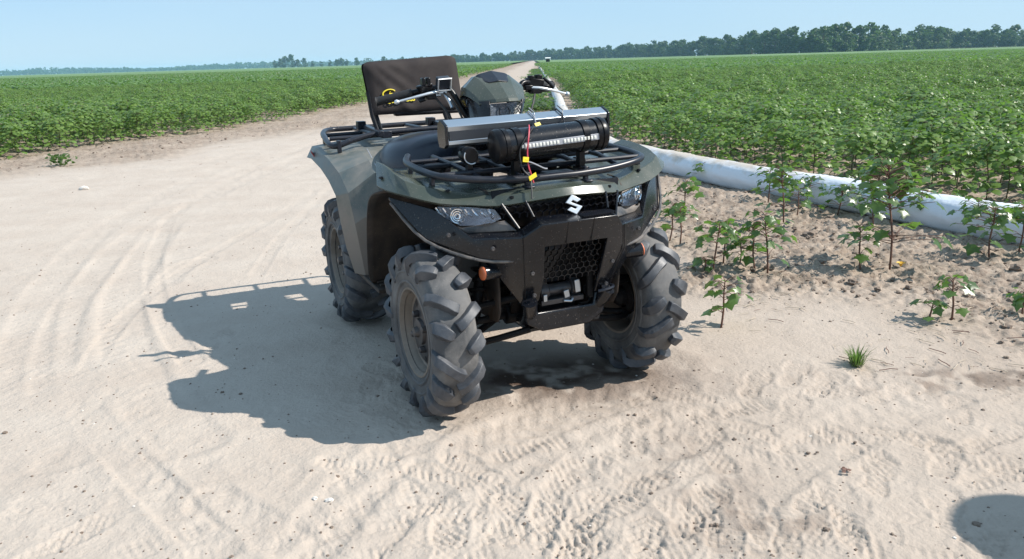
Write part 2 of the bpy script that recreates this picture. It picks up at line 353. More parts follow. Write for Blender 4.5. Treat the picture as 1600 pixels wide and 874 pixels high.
def relief(x, y):
    r = np.hypot(x, y)
    fade = 1-sstep(25, 60, r)
    soil, dl, dp = soil_mask(x, y)
    h = 0.05*(fbm(x*0.35, y*0.35, 1, 3)-0.5)*fade*sstep(5.5, 9, r)
    dust = np.zeros_like(x); stamp = np.zeros_like(x)
    # loose sand ripples and lumps
    foot = sstep(-1.0, 0.6, x+0.25*(y-2.2))            # trampled area to the right
    s = (0.007+0.003*foot)*(fbm(x*5, y*5, 9, 4, 0.55)-0.5) + 0.004*(fbm(x*22, y*22, 31, 3)-0.5)
    s = s + 0.007*foot*np.clip(fbm(x*8.0, y*8.0, 77, 3)-0.6, 0, 1)
    cl = fbm(x*11, y*11, 51, 4, 0.6); cl2 = fbm(x*21, y*21, 61, 3, 0.6)
    t = 0.085*(fbm(x*1.5, y*1.5, 41, 3)-0.5) + 0.035*(np.abs(cl-0.5)) + 0.08*np.clip(cl2-0.47, 0, 1) + 0.035*(fbm(x*38, y*38, 67, 2)-0.5)
    h = h + ((1-soil)*s + soil*t*sstep(0.0, 0.35, soil))*fade
    near = r < 40
    for P, hw, d, tread in TR:
        bx0, bx1, by0, by1 = P[:, 0].min()-.5, P[:, 0].max()+.5, P[:, 1].min()-.5, P[:, 1].max()+.5
        k = np.where(near & (x > bx0) & (x < bx1) & (y > by0) & (y < by1))[0]
        if not len(k): continue
        X, Y = x[k], y[k]; best = np.full(len(k), 9.0); arc = np.zeros(len(k)); acc = 0.0; side = np.zeros(len(k))
        for (x0, y0), (x1, y1) in zip(P[:-1], P[1:]):
            dx, dy = x1-x0, y1-y0; L = math.hypot(dx, dy)+1e-9
            tt = np.clip(((X-x0)*dx+(Y-y0)*dy)/L/L, 0, 1); ex, ey = X-x0-tt*dx, Y-y0-tt*dy; dd = np.hypot(ex, ey)
            q = dd < best; best = np.where(q, dd, best); arc = np.where(q, acc+tt*L, arc); side = np.where(q, np.sign(dx*ey-dy*ex), side); acc += L
        wob = 0.75+0.5*fbm(X*1.7, Y*1.7, 13, 2)
        m = (1-sstep(hw*0.75, hw*1.05, best))*sstep(0.3, 0.62, fbm(X*1.1, Y*1.1, 14, 3)+0.12)
        rim = np.exp(-((best-hw*1.15)/(hw*0.22))**2)
        lug = (np.sin((arc - side*0+best*0.9)*2*math.pi/0.085) > 0.1)*0.55 if tread else 0
        h[k] += 0.40*(-d*m*wob*(1-lug*0.8)) + d*0.22*rim*wob*sstep(0.35, 0.6, fbm(X*1.1, Y*1.1, 14, 3)+0.12)
        stamp[k] = np.maximum(stamp[k], m*0.6)
    for (cx, cy, a, style, sc_) in PR:
        k = np.where((np.abs(x-cx) < 0.24) & (np.abs(y-cy) < 0.24))[0]
        if not len(k): continue
        c_, s_ = math.cos(a), math.sin(a); X, Y = x[k]-cx, y[k]-cy
        u = X*c_+Y*s_; v = -X*s_+Y*c_
        wid = 0.050*(1-0.22*np.exp(-((u+0.02)/0.045)**2))*(1+0.12*np.sign(u))
        q = np.sqrt((u/0.148)**4+(v/wid)**4)
        m = 1-sstep(0.8, 1.05, q); rim = np.exp(-((q-1.35)/0.3)**2)
        if style == 0: lug = (np.sin(u*2*math.pi/0.026) > 0)
        elif style == 1: lug = (np.sin((u+np.abs(v)*0.8)*2*math.pi/0.03) > 0)
        else: lug = (np.sin(u*2*math.pi/0.034)*np.sin(v*2*math.pi/0.03+1) > 0)
        part = sstep(0.35, 0.6, fbm(X*9+cx*7, Y*9+cy*3, 91, 2)+0.1)
        h[k] += 0.85*sc_*part*(-0.008*m+0.006*m*lug+0.0025*rim)
    # churned sand before the machine, settled round the tyres
    gx, gy = x-0.25, y-2.55
    ch = np.exp(-(gx/0.75)**2-(gy/0.4)**2)
    h = h + ch*0.025*(fbm(x*10, y*10, 21, 4, 0.6)-0.5)
    for (wx, wy) in WHEELS:
        d = np.hypot(x-wx, y-wy); w = np.exp(-(d/0.2)**2)
        h = h*(1-w) + w*(-0.004) + 0.018*np.exp(-((d-0.24)/0.07)**2)*fbm(x*6, y*6, 23, 3)
    dark_patch = np.exp(-((x-0.18)/0.45)**2-((y-3.12)/0.22)**2)*1.4 + 0.45*np.exp(-((x-0.55)/0.16)**2-((y-2.2)/0.4)**2)*sstep(.4, .65, fbm(x*7, y*7, 71, 4, .6)) \
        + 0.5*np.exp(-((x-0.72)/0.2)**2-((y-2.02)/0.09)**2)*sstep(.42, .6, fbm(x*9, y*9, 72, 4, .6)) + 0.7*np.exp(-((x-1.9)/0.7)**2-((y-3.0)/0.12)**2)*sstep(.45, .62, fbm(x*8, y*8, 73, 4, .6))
    dark_patch = np.clip(dark_patch*(0.35+1.0*fbm(x*6, y*6, 25, 4, 0.6)), 0, 1)*sstep(.3, .6, fbm(x*14, y*14, 26, 3)+.1)  # dark brown patches: one under the front axle, ragged ones ahead and right
    pale = (1-soil)*sstep(1.2, -1.2, x+0.12*(y-4))
    return h, soil, dark_patch, np.clip(pale, 0, 1)

AX, AY, AYAW = 0.1325, 3.0529, math.radians(23.64)
FW = Vector((math.sin(AYAW), -math.cos(AYAW), 0)); LF = Vector((math.cos(AYAW), math.sin(AYAW), 0))
def aw(x, y): q = Vector((AX, AY, 0)) + FW*x + LF*y; return (q.x, q.y)
WHEELS = [aw(0, .46), aw(0, -.46), aw(-1.285, .46), aw(-1.285, -.46)]

m, n, l, p = nodes('sand_and_soil'); M['ground'] = m
tc = n.new('ShaderNodeTexCoord'); ov = tc.outputs['Object']
def attr(nm):
    a = n.new('ShaderNodeAttribute'); a.attribute_name = nm; return a.outputs['Fac']
sand = mixc(n, l, ramp(n, l, noise(n, l, 1.1, 6, 0.6, ov), 0.35, 0.7), (0.375, 0.309, 0.254), (0.43, 0.364, 0.306))
sand = mixc(n, l, attr('pale'), sand, mixc(n, l, ramp(n, l, noise(n, l, 2.3, 5, 0.6, ov), .35, .7), (0.415, 0.352, 0.298), (0.46, 0.40, 0.343)))
sand = mixc(n, l, ramp(n, l, noise(n, l, 45, 3, 0.6, ov), 0.58, 0.72, (0, 0, 0, 1), (.35, .35, .35, 1)), sand, (0.33, 0.265, 0.215))
soilc = mixc(n, l, ramp(n, l, noise(n, l, 3.0, 6, 0.65, ov), 0.35, 0.68), (0.23, 0.178, 0.138), (0.38, 0.31, 0.248))
v2 = n.new('ShaderNodeTexVoronoi'); v2.inputs['Scale'].default_value = 48; l.new(ov, v2.inputs['Vector'])
soilc = mixc(n, l, ramp(n, l, v2.outputs['Color'], .55, .8, (0, 0, 0, 1), (.55, .55, .55, 1)), soilc, (0.14, 0.102, 0.078))
soilc = mixc(n, l, ramp(n, l, noise(n, l, 24, 5, 0.7, ov), 0.50, 0.66, (0, 0, 0, 1), (.6, .6, .6, 1)), soilc, (0.40, 0.325, 0.26))
col = mixc(n, l, attr('soil'), sand, soilc)
col = mixc(n, l, attr('dark_patch'), col, (0.085, 0.055, 0.04))
vor = n.new('ShaderNodeTexVoronoi'); vor.inputs['Scale'].default_value = 26; l.new(ov, vor.inputs['Vector'])
sp = n.new('ShaderNodeMath'); sp.operation = 'LESS_THAN'; l.new(vor.outputs['Distance'], sp.inputs[0]); sp.inputs[1].default_value = 0.085
pick = n.new('ShaderNodeSeparateColor'); l.new(vor.outputs['Color'], pick.inputs[0])
g2 = n.new('ShaderNodeMath'); g2.operation = 'GREATER_THAN'; l.new(pick.outputs[0], g2.inputs[0]); g2.inputs[1].default_value = 0.62
g3 = n.new('ShaderNodeMath'); g3.operation = 'MULTIPLY'; l.new(sp.outputs[0], g3.inputs[0]); l.new(g2.outputs[0], g3.inputs[1])
col = mixc(n, l, g3.outputs[0], col, (0.15, 0.11, 0.09))
l.new(col, p.inputs['Base Color']); p.inputs['Roughness'].default_value = 0.95; p.inputs['Specular IOR Level'].default_value = 0.15
b1 = n.new('ShaderNodeBump'); b1.inputs['Strength'].default_value = 0.5; b1.inputs['Distance'].default_value = 0.012; l.new(noise(n, l, 60, 5, 0.65, ov), b1.inputs['Height'])
b2 = n.new('ShaderNodeBump'); b2.inputs['Strength'].default_value = 0.32; b2.inputs['Distance'].default_value = 0.03; l.new(noise(n, l, 11, 5, 0.6, ov), b2.inputs['Height'])
l.new(b1.outputs[0], b2.inputs['Normal']); l.new(b2.outputs[0], p.inputs['Normal'])

# polar sheet: fine near the standing point, coarse towards the horizon
rad = [0.0, 0.25, 0.5, 0.8]
while rad[-1] < 7.2: rad.append(rad[-1]*1.0038)
while rad[-1] < 32: rad.append(rad[-1]*1.013)
while rad[-1] < 5600: rad.append(rad[-1]*1.09)
rad[0] = 0.02
ang = np.concatenate([np.linspace(-math.pi, -0.78, 34)[:-1], np.linspace(-0.78, 0.78, 600), np.linspace(0.78, math.pi, 34)[1:-1]])
R_, A_ = np.meshgrid(np.array(rad), ang, indexing='ij'); nr_, na_ = R_.shape
gx, gy = (R_*np.sin(A_)).ravel(), (R_*np.cos(A_)).ravel()
gh, gsoil, gdark, gpale = relief(gx, gy)
ii, jj = np.meshgrid(np.arange(nr_-1), np.arange(na_), indexing='ij'); ii, jj = ii.ravel(), jj.ravel(); j2 = (jj+1) % na_
Fg = np.stack([ii*na_+jj, ii*na_+j2, (ii+1)*na_+j2, (ii+1)*na_+jj], 1)[:, ::-1]
me = mesh_np('ground', np.stack([gx, gy, gh], 1), Fg, M['ground'])
for nm, arr in (('soil', gsoil), ('dark_patch', gdark), ('pale', gpale)):
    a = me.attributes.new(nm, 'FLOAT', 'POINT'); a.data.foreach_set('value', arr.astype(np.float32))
tag(link('ground', me), kind='structure')
def hz(x, y):
    return float(relief(np.array([x], float), np.array([y], float))[0][0])
# ============================================================ the quad bike
bike = empty('quad_bike', (AX, AY, 0), math.atan2(FW.y, FW.x))
tag(bike, 'dusty olive and black quad bike with light bars strapped to its front rack', 'quad bike')
_ca, _sa = math.cos(math.radians(0.7)), math.sin(math.radians(0.7))
def XF(p):
    x, y, z = p; z -= 0.45
    return Vector((x, y*_ca - z*_sa, y*_sa + z*_ca + 0.45))
def mir(rows): return [(r[0], -r[1], r[2]) for r in rows]

# ---- wheels
def tyre_profile(w):
    return [(0.070*w, .158), (0.092*w, .162), (0.104*w, .172), (0.114*w, .195), (0.120*w, .225), (0.118*w, .255), (0.108*w, .278), (0.088*w, .292), (0.045*w, .299), (0, .301)]
def tyre_mesh(side, w):
    mb = MB(); hp = tyre_profile(w)
    prof = [(-y, r) for y, r in hp] + [(y, r) for y, r in hp[::-1][1:]]
    mb.lathe([(-0.085*w, .150)] + prof + [(0.085*w, .150)], 64)
    # raised bead rings on the sidewall
    for s in (-1, 1):
        mb.lathe([(s*0.112*w, .186), (s*0.119*w, .190), (s*0.1205*w, .195), (s*0.117*w, .2)], 64)
        mb.lathe([(s*0.118*w, .224), (s*0.1235*w, .228), (s*0.1235*w, .232), (s*0.118*w, .238)], 64)
    N = 16; mb.lug0 = len(mb.f)
    for s in (-1, 1):
        for i in range(N):
            long = (i % 2 == 0)
            th0 = 2*math.pi*(i + (0.5 if s > 0 else 0))/N
            # stations: axial, base radius, turn, half width, height along (axial, radial)
            if long: st = [(.121, .222, 0.00, .010, .003, 1, .2), (.122, .252, .012, .016, .012, 1, .4), (.114, .274, .035, .019, .022, .7, .75), (.094, .286, .085, .019, .028, .3, 1), (.064, .293, .15, .018, .030, .1, 1), (.034, .296, .205, .018, .030, 0, 1), (.008, .297, .245, .020, .029, 0, 1), (-.012, .297, .265, .019, .024, 0, 1)]
            else: st = [(.121, .238, 0.00, .012, .004, 1, .3), (.121, .258, .012, .018, .014, .9, .5), (.112, .275, .03, .022, .024, .6, .8), (.095, .286, .065, .024, .030, .25, 1), (.074, .292, .11, .023, .030, .1, 1), (.052, .295, .15, .019, .028, 0, 1), (.036, .296, .17, .013, .020, 0, 1)]
            V = []; F = []
            for k, (y, r, t, hw, h, ny, nr) in enumerate(st):
                L = math.hypot(ny, nr); ny, nr = ny/L, nr/L; y *= w
                k2 = min(k+1, len(st)-1); k0 = max(k-1, 0)
                # across direction mixes circumference with axial where the bar runs round
                da = (st[k2][2]-st[k0][2])*r; dy = (st[k2][0]-st[k0][0])*w*1.0; dr = st[k2][1]-st[k0][1]
                run = math.sqrt(dy*dy+dr*dr); ln = math.hypot(da, run)+1e-9; ct, cy = run/ln, da/ln   # unit across = ct*theta + cy*(-run dir)
                for (e, hh) in ((-1.25, -0.006), (-0.85, h), (0.85, h), (1.25, -0.006)):
                    yy = y + ny*hh + (e*hw*cy*(1 if k > 1 else 0)); rr2 = r + nr*hh; tt = th0 + t + e*hw*ct/rr2
                    tt *= 1; V.append((rr2*math.cos(tt), s*yy, rr2*math.sin(tt)))
                if k:
                    b = (k-1)*4; c = k*4
                    for q in range(3): F.append((b+q, b+q+1, c+q+1, c+q))
            F.append((3, 2, 1, 0)); e = (len(st)-1)*4; F.append((e, e+1, e+2, e+3))
            if side < 0: V = [(x, y, -z) for x, y, z in V]
            mb.add(V, F)
    return mb
def make_wheel(name, x, y, side, w, steer, label=None):
    global XF
    xf, XF = XF, None
    wh = empty(name, (x, y, 0.319), steer, bike)
    tm = tyre_mesh(side, w); o = tm.build('tyre', M['rubber'], wh, angle=50, bevel=0.007, seg=3)
    o.data.materials.append(M['lug']); o.data.polygons.foreach_set('material_index', np.array([0]*tm.lug0+[1]*(len(tm.f)-tm.lug0), np.int32))
    o.rotation_euler = (0, random.uniform(0, 6), 0)
    r = MB(); s = side; W = w
    r.lathe([(s*.098*W, .172), (s*.106*W, .170), (s*.106*W, .163), (s*.094*W, .157), (s*.075*W, .150), (s*.060*W, .143), (s*.045*W, .140), (s*.038*W, .132)], 48)
    MB().lathe([(s*.038*W, .1325), (s*.050*W, .120), (s*.052*W, .090), (s*.060*W, .070), (s*.060*W, .001)], 48).build('rim_disc', M['hub'], wh, angle=40)
    r.lathe([(-s*.098*W, .172), (-s*.094*W, .157), (-s*.06*W, .142), (s*.038*W, .139)], 48)
    ri = r.build('rim', M['rim'], wh, angle=40)
    slm = None
    for k in range(9):
        a = 2*math.pi*k/9
        if slm is None: slo = MB().lathe([(s*.0006, .011), (s*.001, .001)], 12, 'Y').build('rim_slot', M['black_clean'], wh); slm = slo.data
        else: slo = link('rim_slot', slm, wh)
        slo.location = (.106*math.cos(a), s*.0525*W, .106*math.sin(a))
    h = MB()
    h.lathe([(s*.055*W, .052), (s*.078*W, .048), (s*.082*W, .036), (s*.082*W, .001)], 24)
    for k in range(4):
        a = 2*math.pi*k/4+.4; h.lathe([(s*.058*W, .014), (s*.088*W, .012), (s*.092*W, .008), (s*.092*W, .0005)], 6, 'Y', (.068*math.cos(a), 0, .068*math.sin(a)))
    h.lathe([(s*.08*W, .022), (s*.105*W, .018), (s*.108*W, .012), (s*.108*W, .0005)], 16)
    h.build('hub_cap', M['hub'], wh, angle=40)
    XF = xf
    return wh
make_wheel('wheel', 0.0, -0.480, -1, .67, math.radians(1.5))
make_wheel('wheel', -0.065, 0.415, 1, .70, math.radians(1.5))
make_wheel('wheel', -1.285, -0.452, -1, .95, 0)
make_wheel('wheel', -1.285, 0.452, 1, .95, 0)

# ---- hood with front fenders: one moulding
half = [  # lip, ridge, inner rim, floor edge, plateau (left half)
 [(-.15, .607, .862), (-.335, .555, .928), (-.35, .520, .912), (-.37, .48, .878), (-.42, .22, .872)],
 [(-.065, .594, .853), (-.20, .552, .921), (-.22, .522, .906), (-.24, .485, .868), (-.26, .22, .864)],
 [(.020, .530, .834), (-.035, .535, .888), (-.10, .495, .886), (-.12, .455, .852), (-.14, .2, .858)],
 [(.072, .440, .808), (.02, .445, .856), (-.03, .42, .862), (-.05, .375, .843), (-.06, .18, .852)],
 [(.108, .340, .797), (.06, .345, .838), (.02, .34, .846), (0, .31, .840), (-.01, .16, .849)],
 [(.143, .252, .790), (.113, .255, .822), (.07, .25, .834), (.05, .23, .837), (.02, .13, .848)],
 [(.190, .165, .801), (.170, .16, .830), (.125, .15, .841), (.11, .14, .842), (.04, .08, .850)]]
rows = half + [[(.214, 0, .812), (.196, 0, .840), (.14, 0, .846), (.12, 0, .847), (.05, 0, .852)]] + [mir(r) for r in half[::-1]]
rows = [[(r[0][0]-.018, r[0][1]*.985, r[0][2]-.010)] + r for r in rows]
facet_panel('front_fender', rows, M['olive'], bike, 2, 0.005, 12, .0035)
# moulding marks, push pins and screws on the hood
for s in (-1, 1):
    for (x, y, z) in ((.045, .40, .848), (-.16, .585, .888), (.155, .20, .818), (-.30, .30, .872)):
        MB().lathe([(z-.004, .0085), (z+.003, .0075), (z+.004, .004), (z+.0035, .0005)], 12, 'Z', (x, s*y, 0)).build('push_pin', M['black_clean'], bike)
# ---- wheel well liners and front mudguards
for s in (-1, 1):
    prof = [(-.17, .838), (-.34, .80), (-.45, .73), (-.55, .60), (-.63, .46), (-.70, .33)]
    rows = [[(x, s*(.604-.012*i), z), (x+.004, s*.44, z+.01), (x-.0, s*.27, z+.01)] for i, (x, z) in enumerate(prof)]
    grid_panel('mudguard', rows, M['liner'], bike, 2, 0.008, crease=0.3)
    rows = [[(x, s*.272, .84), (x+.0, s*.262, .66), (x, s*.25, .33)] for x in (-.50, -.2, .05, .13)]
    grid_panel('wheel_well_liner', rows, M['liner'], bike, 1, 0.008)

# ---- front bumper
def P_(s, *p): return [(a, s*b, c) for a, b, c in p]
mb = MB()
H_ = dict(W0=(-.10, .578, .824), W1=(.03, .455, .785), W2=(.150, .352, .683), Wl=(.045, .497, .682), W0b=(-.085, .577, .806), Wl2=(.165, .335, .612),
          C1=(.246, .203, .688), C2=(.297, .150, .736), C3=(.306, 0, .738), A1=(.266, .128, .648), A0=(.281, 0, .652), B1=(.228, .118, .520),
          F1=(.182, .118, .425), F2=(.160, .185, .420), E1=(.172, .285, .558), D1=(.247, .203, .60), S1=(.20, .20, .703), S2=(.08, .352, .698), K1=(.23, .142, .752), K0=(.24, 0, .756), W0t=(-.13, .53, .79), W1t=(.0, .44, .765))
def face(names, s): 
    V = [(H_[k][0], s*H_[k][1], H_[k][2]) for k in names]; mb.add(V, [tuple(range(len(V)))])
for s in (-1, 1):
    for f in (['W0', 'W0b', 'Wl', 'W1'], ['W1', 'Wl', 'Wl2', 'W2'], ['W2', 'Wl2', 'D1', 'C1'], ['C1', 'D1', 'A1', 'C2'], ['C2', 'A1', 'A0', 'C3'], ['D1', 'E1', 'F2'], ['D1', 'F2', 'F1', 'B1'], ['D1', 'B1', 'A1'], ['Wl2', 'E1', 'D1'],
              ['W2', 'C1', 'S1', 'S2'], ['C1', 'C2', 'K1', 'S1'], ['C2', 'C3', 'K0', 'K1'], ['W1', 'W2', 'S2', 'W1t'], ['W0', 'W1', 'W1t', 'W0t']): face(f, s)
bmr = bmesh.new()
me = bpy.data.meshes.new('front_bumper'); me.from_pydata([tuple(XF(v)) for v in mb.v], [], mb.f); bmr.from_mesh(me)
bmesh.ops.remove_doubles(bmr, verts=bmr.verts, dist=0.0005); bmesh.ops.recalc_face_normals(bmr, faces=bmr.faces); bmr.to_mesh(me); bmr.free()
me.materials.append(M['black']); me.polygons.foreach_set('use_smooth', np.full(len(me.polygons), True)); me.set_sharp_from_angle(angle=math.radians(20))
o = link('front_bumper', me, bike)
mm = o.modifiers.new('solid', 'SOLIDIFY'); mm.thickness = 0.014; mm.offset = -1
mm = o.modifiers.new('bevel', 'BEVEL'); mm.width = 0.008; mm.segments = 3; mm.limit_method = 'ANGLE'; mm.angle_limit = math.radians(18)
# seams across the bumper face
for s in (-1, 1):
    MB().tube([(.2445+.006, s*.206, .690), (.2475+.004, s*.205, .60), (.180, s*.172, .43)], 0.0022, 6).build('bumper_seam', M['black_clean'], bike)
    MB().tube([(.297+.005, s*.052, .737), (.2755+.004, s*.05, .652)], 0.002, 6).build('bumper_seam', M['black_clean'], bike)
    for (x, y, z) in ((.19, .30, .652), (.10, .43, .700), (.222, .165, .55), (.20, .150, .46)):
        MB().lathe([(-.003, .0085), (.004, .0075), (.005, .004), (.0035, .0005)], 12, 'X', (x+.012, s*y, z)).build('bolt', M['hub'], bike)
# ribbed insert on the centre shelf, dusty
mb = MB()
for k in range(15):
    y = .012+.0095*k; mb.box((.262+.016-.0006*k, y, .7485), (.050, .004, .004))
mb.build('ribbed_insert', M['rack'], bike)
# brush guard tubes under the bumper
for s in (-1, 1):
    mb = MB().tube([(.20, s*.165, .435), (.165, s*.150, .385), (.10, s*.135, .33), (.02, s*.125, .315)], [.028, .026, .024, .022], 12, smooth=4)
    mb.build('bumper_guard_tube', M['black'], bike)
    if s < 0: continue
    mb = MB().tube([(.205, s*.12, .433), (.213, s*.15, .437), (.20, s*.188, .44), (.17, s*.19, .44)], .006, 8, smooth=4)
    mb.build('guard_clamp', M['rack'], bike)
for s in (-1, 1): MB().tube([(.235, s*.205, .603), (.165, s*.337, .608), (.05, s*.497, .678), (-.085, s*.577, .803)], .006, 8, smooth=4).build('bumper_edge', M['black_dusty_lit'], bike)
mb = MB(); mb.prism([(-.185, .425), (-.125, .420), (-.118, .375), (.118, .375), (.125, .420), (.185, .425), (.16, .335), (.10, .300), (-.10, .300), (-.16, .335)], (.172, 0, 0), (0, 1, 0), (0, 0, 1), (-.02, 0, 0))
mb.build('lower_guard', M['black'], bike, bevel=0.006)
mb = MB(); mb.box((-.25, 0, .29), (.72, .26, .012)); mb.box((.085, 0, .312), (.10, .24, .012), Matrix.Rotation(-.5, 3, 'Y')); mb.build('skid_plate', M['black'], bike)

# ---- honeycomb grilles
def honeycomb(name, cell, poly_ok, place, thick, depth, mat):
    mb = MB(); seen = set(); s3 = math.sqrt(3)
    for i in range(-24, 25):
        for j in range(-16, 17):
            cx = cell*s3*(i + (j % 2)/2); cy = cell*1.5*j
            pts = [(cx+cell*math.sin(math.pi/3*k), cy+cell*math.cos(math.pi/3*k)) for k in range(6)]
            for k in range(6):
                a, b = pts[k], pts[(k+1) % 6]; key = tuple(sorted(((round(a[0], 4), round(a[1], 4)), (round(b[0], 4), round(b[1], 4)))))
                if key in seen: continue
                seen.add(key)
                if not (poly_ok(*a) and poly_ok(*b)): continue
                A, B = Vector(place(*a)), Vector(place(*b)); d = (B-A).normalized(); nn = Vector((1, 0, 0)); t = nn.cross(d).normalized()*thick; e = nn*depth
                V = [A-t+e, A+t+e, B+t+e, B-t+e, A-t-e, A+t-e, B+t-e, B-t-e]
                mb.add(V, [(0, 1, 2, 3), (0, 4, 5, 1), (2, 6, 7, 3), (1, 5, 6, 2), (3, 7, 4, 0)])
    o = mb.build(name, mat, bike); return o
up = lambda y, z: (.185+.02*z/.05-.45*y*y-.3*abs(y)*(.2), y, .772+z)
honeycomb('upper_grille', 0.0165, lambda y, z: abs(y) < .245-.2*abs(z) and -.04 < z < .032, up, .0013, .006, M['rack'])
lo = lambda y, z: (.222+.28*z, y, .572+z)
honeycomb('lower_grille', 0.0145, lambda y, z: abs(y) < .125 and abs(z) < .078, lo, .0011, .005, M['black'])
mb = MB(); mb.add([(.12, -.26, .70), (.12, .26, .70), (.12, .26, .84), (.12, -.26, .84)], [(0, 1, 2, 3)]); mb.add([(.02, -.17, .33), (.02, .17, .33), (.10, .17, .70), (.10, -.17, .70)], [(0, 1, 2, 3)])
mb.build('grille_backing', M['black_clean'], bike, solid=.01)
for s in (-1, 1):
    MB().tube([(.192, s*.163, .805), (.228, s*.150, .752)], .0045, 8).build('grille_divider', M['black'], bike)
    MB().tube([(.150, s*.238, .796), (.205, s*.198, .712)], .005, 8).build('grille_divider', M['black'], bike)
# ---- emblem
S = [(-1, .27), (-.1, 1), (.95, .45), (.43, .2), (-.07, .47), (-.36, .27), (1, -.27), (.1, -1), (-.95, -.45), (-.43, -.2), (.07, -.47), (.36, -.27)]
mb = MB(); mb.prism([(a*.032, b*.036) for a, b in S], (.243, 0, .782), (0, 1, 0), Vector((-.32, 0, 1)).normalized(), (.008, 0, .002))
mb.build('emblem', M['silver'], bike, bevel=.0015)
# ---- headlights
for s in (-1, 1):
    lens = [(.02, s*.436, .788), (.105, s*.345, .790), (.146, s*.262, .778), (.158, s*.243, .745), (.135, s*.29, .722), (.085, s*.372, .722), (.045, s*.415, .745)]
    c = Vector((.105, s*.335, .753)); hl = empty('headlight', (0, 0, 0), 0, bike)
    mb = MB(); ring2 = [Vector(q)+(c-Vector(q))*.45+Vector((-.05, 0, .0)) for q in lens]; ring3 = [Vector(q)+(c-Vector(q))*.8+Vector((-.08, 0, 0)) for q in lens]; k = len(lens)
    mb.add([Vector(q)-Vector((.004, 0, 0)) for q in lens]+ring2+ring3, [(i, (i+1) % k, (i+1) % k+k, i+k) for i in range(k)]+[(i+k, (i+1) % k+k, (i+1) % k+2*k, i+2*k) for i in range(k)]+[tuple(range(2*k, 3*k))])
    mb.build('reflector', M['bowl'], hl, angle=15)
    mb = MB()
    for q in range(9):
        t = q/8; A = Vector(lens[6])*(1-t)+Vector(lens[3])*t; B = Vector(lens[0])*(1-t)+Vector(lens[2])*t
        mb.tube([A+Vector((-.012, 0, .004)), (A+B)/2+Vector((-.022, 0, 0)), B+Vector((-.014, 0, -.004))], .004, 6)
    mb.build('reflector_ribs', M['chrome'], hl)
    bu = Vector((.075, s*.378, .757)); ax = Vector((.75, s*.5, .1)).normalized()
    for rr in (.026, .018, .010):
        T = ax.orthogonal().normalized(); B = ax.cross(T)
        MB().tube([bu+ax*(.012-rr*.5)+T*rr*math.cos(a)+B*rr*math.sin(a) for a in np.linspace(0, 6.283, 20)[:-1]], .003, 6, closed=True).build('bulb_ring', M['chrome'], hl)
    V = [Vector(q) for q in lens]; mb = MB(); mb.add(V+[c+Vector((.02, 0, 0))], [(i, (i+1) % k, k) for i in range(k)])
    mb.build('clear_cover', M['lens'], hl, angle=60)
    # dusty tray beneath the lamp, its sunlit grey put into the colour
    tr = [(.155, s*.205, .712), (.16, s*.245, .733), (.085, s*.375, .716), (.03, s*.43, .742), (.0, s*.45, .76), (.025, s*.445, .74), (.085, s*.36, .692), (.205, s*.202, .704)]
    MB().add([(.158, s*.232, .738), (.09, s*.372, .716), (.02, s*.44, .752), (.045, s*.44, .733), (.095, s*.35, .694), (.20, s*.205, .705)], [(0, 1, 4, 5), (1, 2, 3, 4)]).build('headlight_tray', M['black_dusty_lit'], bike, solid=.008, bevel=.003)
# ---- turn signals
for s in (-1, 1):
    ts = empty('turn_signal', (0, 0, 0), 0, bike); a = Vector((.160, s*.245, .552)); b = Vector((.172, s*.330, .560)); d = (b-a).normalized()
    MB().tube([a, a+d*.02, b-d*.01, b], [.015, .021, .027, .027], 16).build('lamp_housing', M['black'], ts)
    MB().tube([b-d*.002, b+d*.004, b+d*.009], [.0252, .0248, .015], 16).build('orange_lens', M['orange'], ts, angle=60)

# ---- front rack
mb = MB()
rk = [(-.42, .40, .925), (-.28, .445, .915), (-.05, .44, .902), (.062, .395, .894), (.105, .25, .878), (.125, .1, .872), (.128, 0, .872)]
per = [Vector(q) for q in rk]+[Vector((q[0], -q[1], q[2])) for q in rk[::-1][1:]]
mb.tube(per, .0135, 12, smooth=5)
for x, y in ((.02, .41), (-.17, .44), (-.32, .42)): mb.tube([(x, -y, .900-x*.04), (x, y, .900-x*.04)], .010, 10)
for y in (.30, .15): 
    for s in (-1, 1): mb.tube([(-.40, s*y, .917), (-.1, s*y, .905), (.10, s*y*.93, .880)], .010, 10)
mb.build('front_rack', M['rack'], bike)
for s in (-1, 1):
    for x, y in ((.118, .12), (-.02, .435), (-.30, .43)):
        mb = MB(); mb.box((x, s*y, .868), (.022, .016, .055)); mb.box((x+.01, s*y, .844), (.05, .03, .008)); mb.build('rack_bracket', M['rack'], bike, bevel=.003)
# fuel cap ring and vents on the hood, under the rack
MB().lathe([(.872, .055), (.895, .055), (.905, .050), (.907, .03), (.907, .001)], 28, 'Z', (-.27, -.33, 0)).build('access_cap', M['black_clean'], bike)
mb = MB()
for s in (-1, 1):
    mb.box((-.02, s*.09, .856), (.13, .12, .012)); mb.box((-.20, s*.20, .872), (.12, .10, .014), Matrix.Rotation(s*.1, 3, 'X'))
mb.build('hood_vent', M['rack'], bike, bevel=.004)

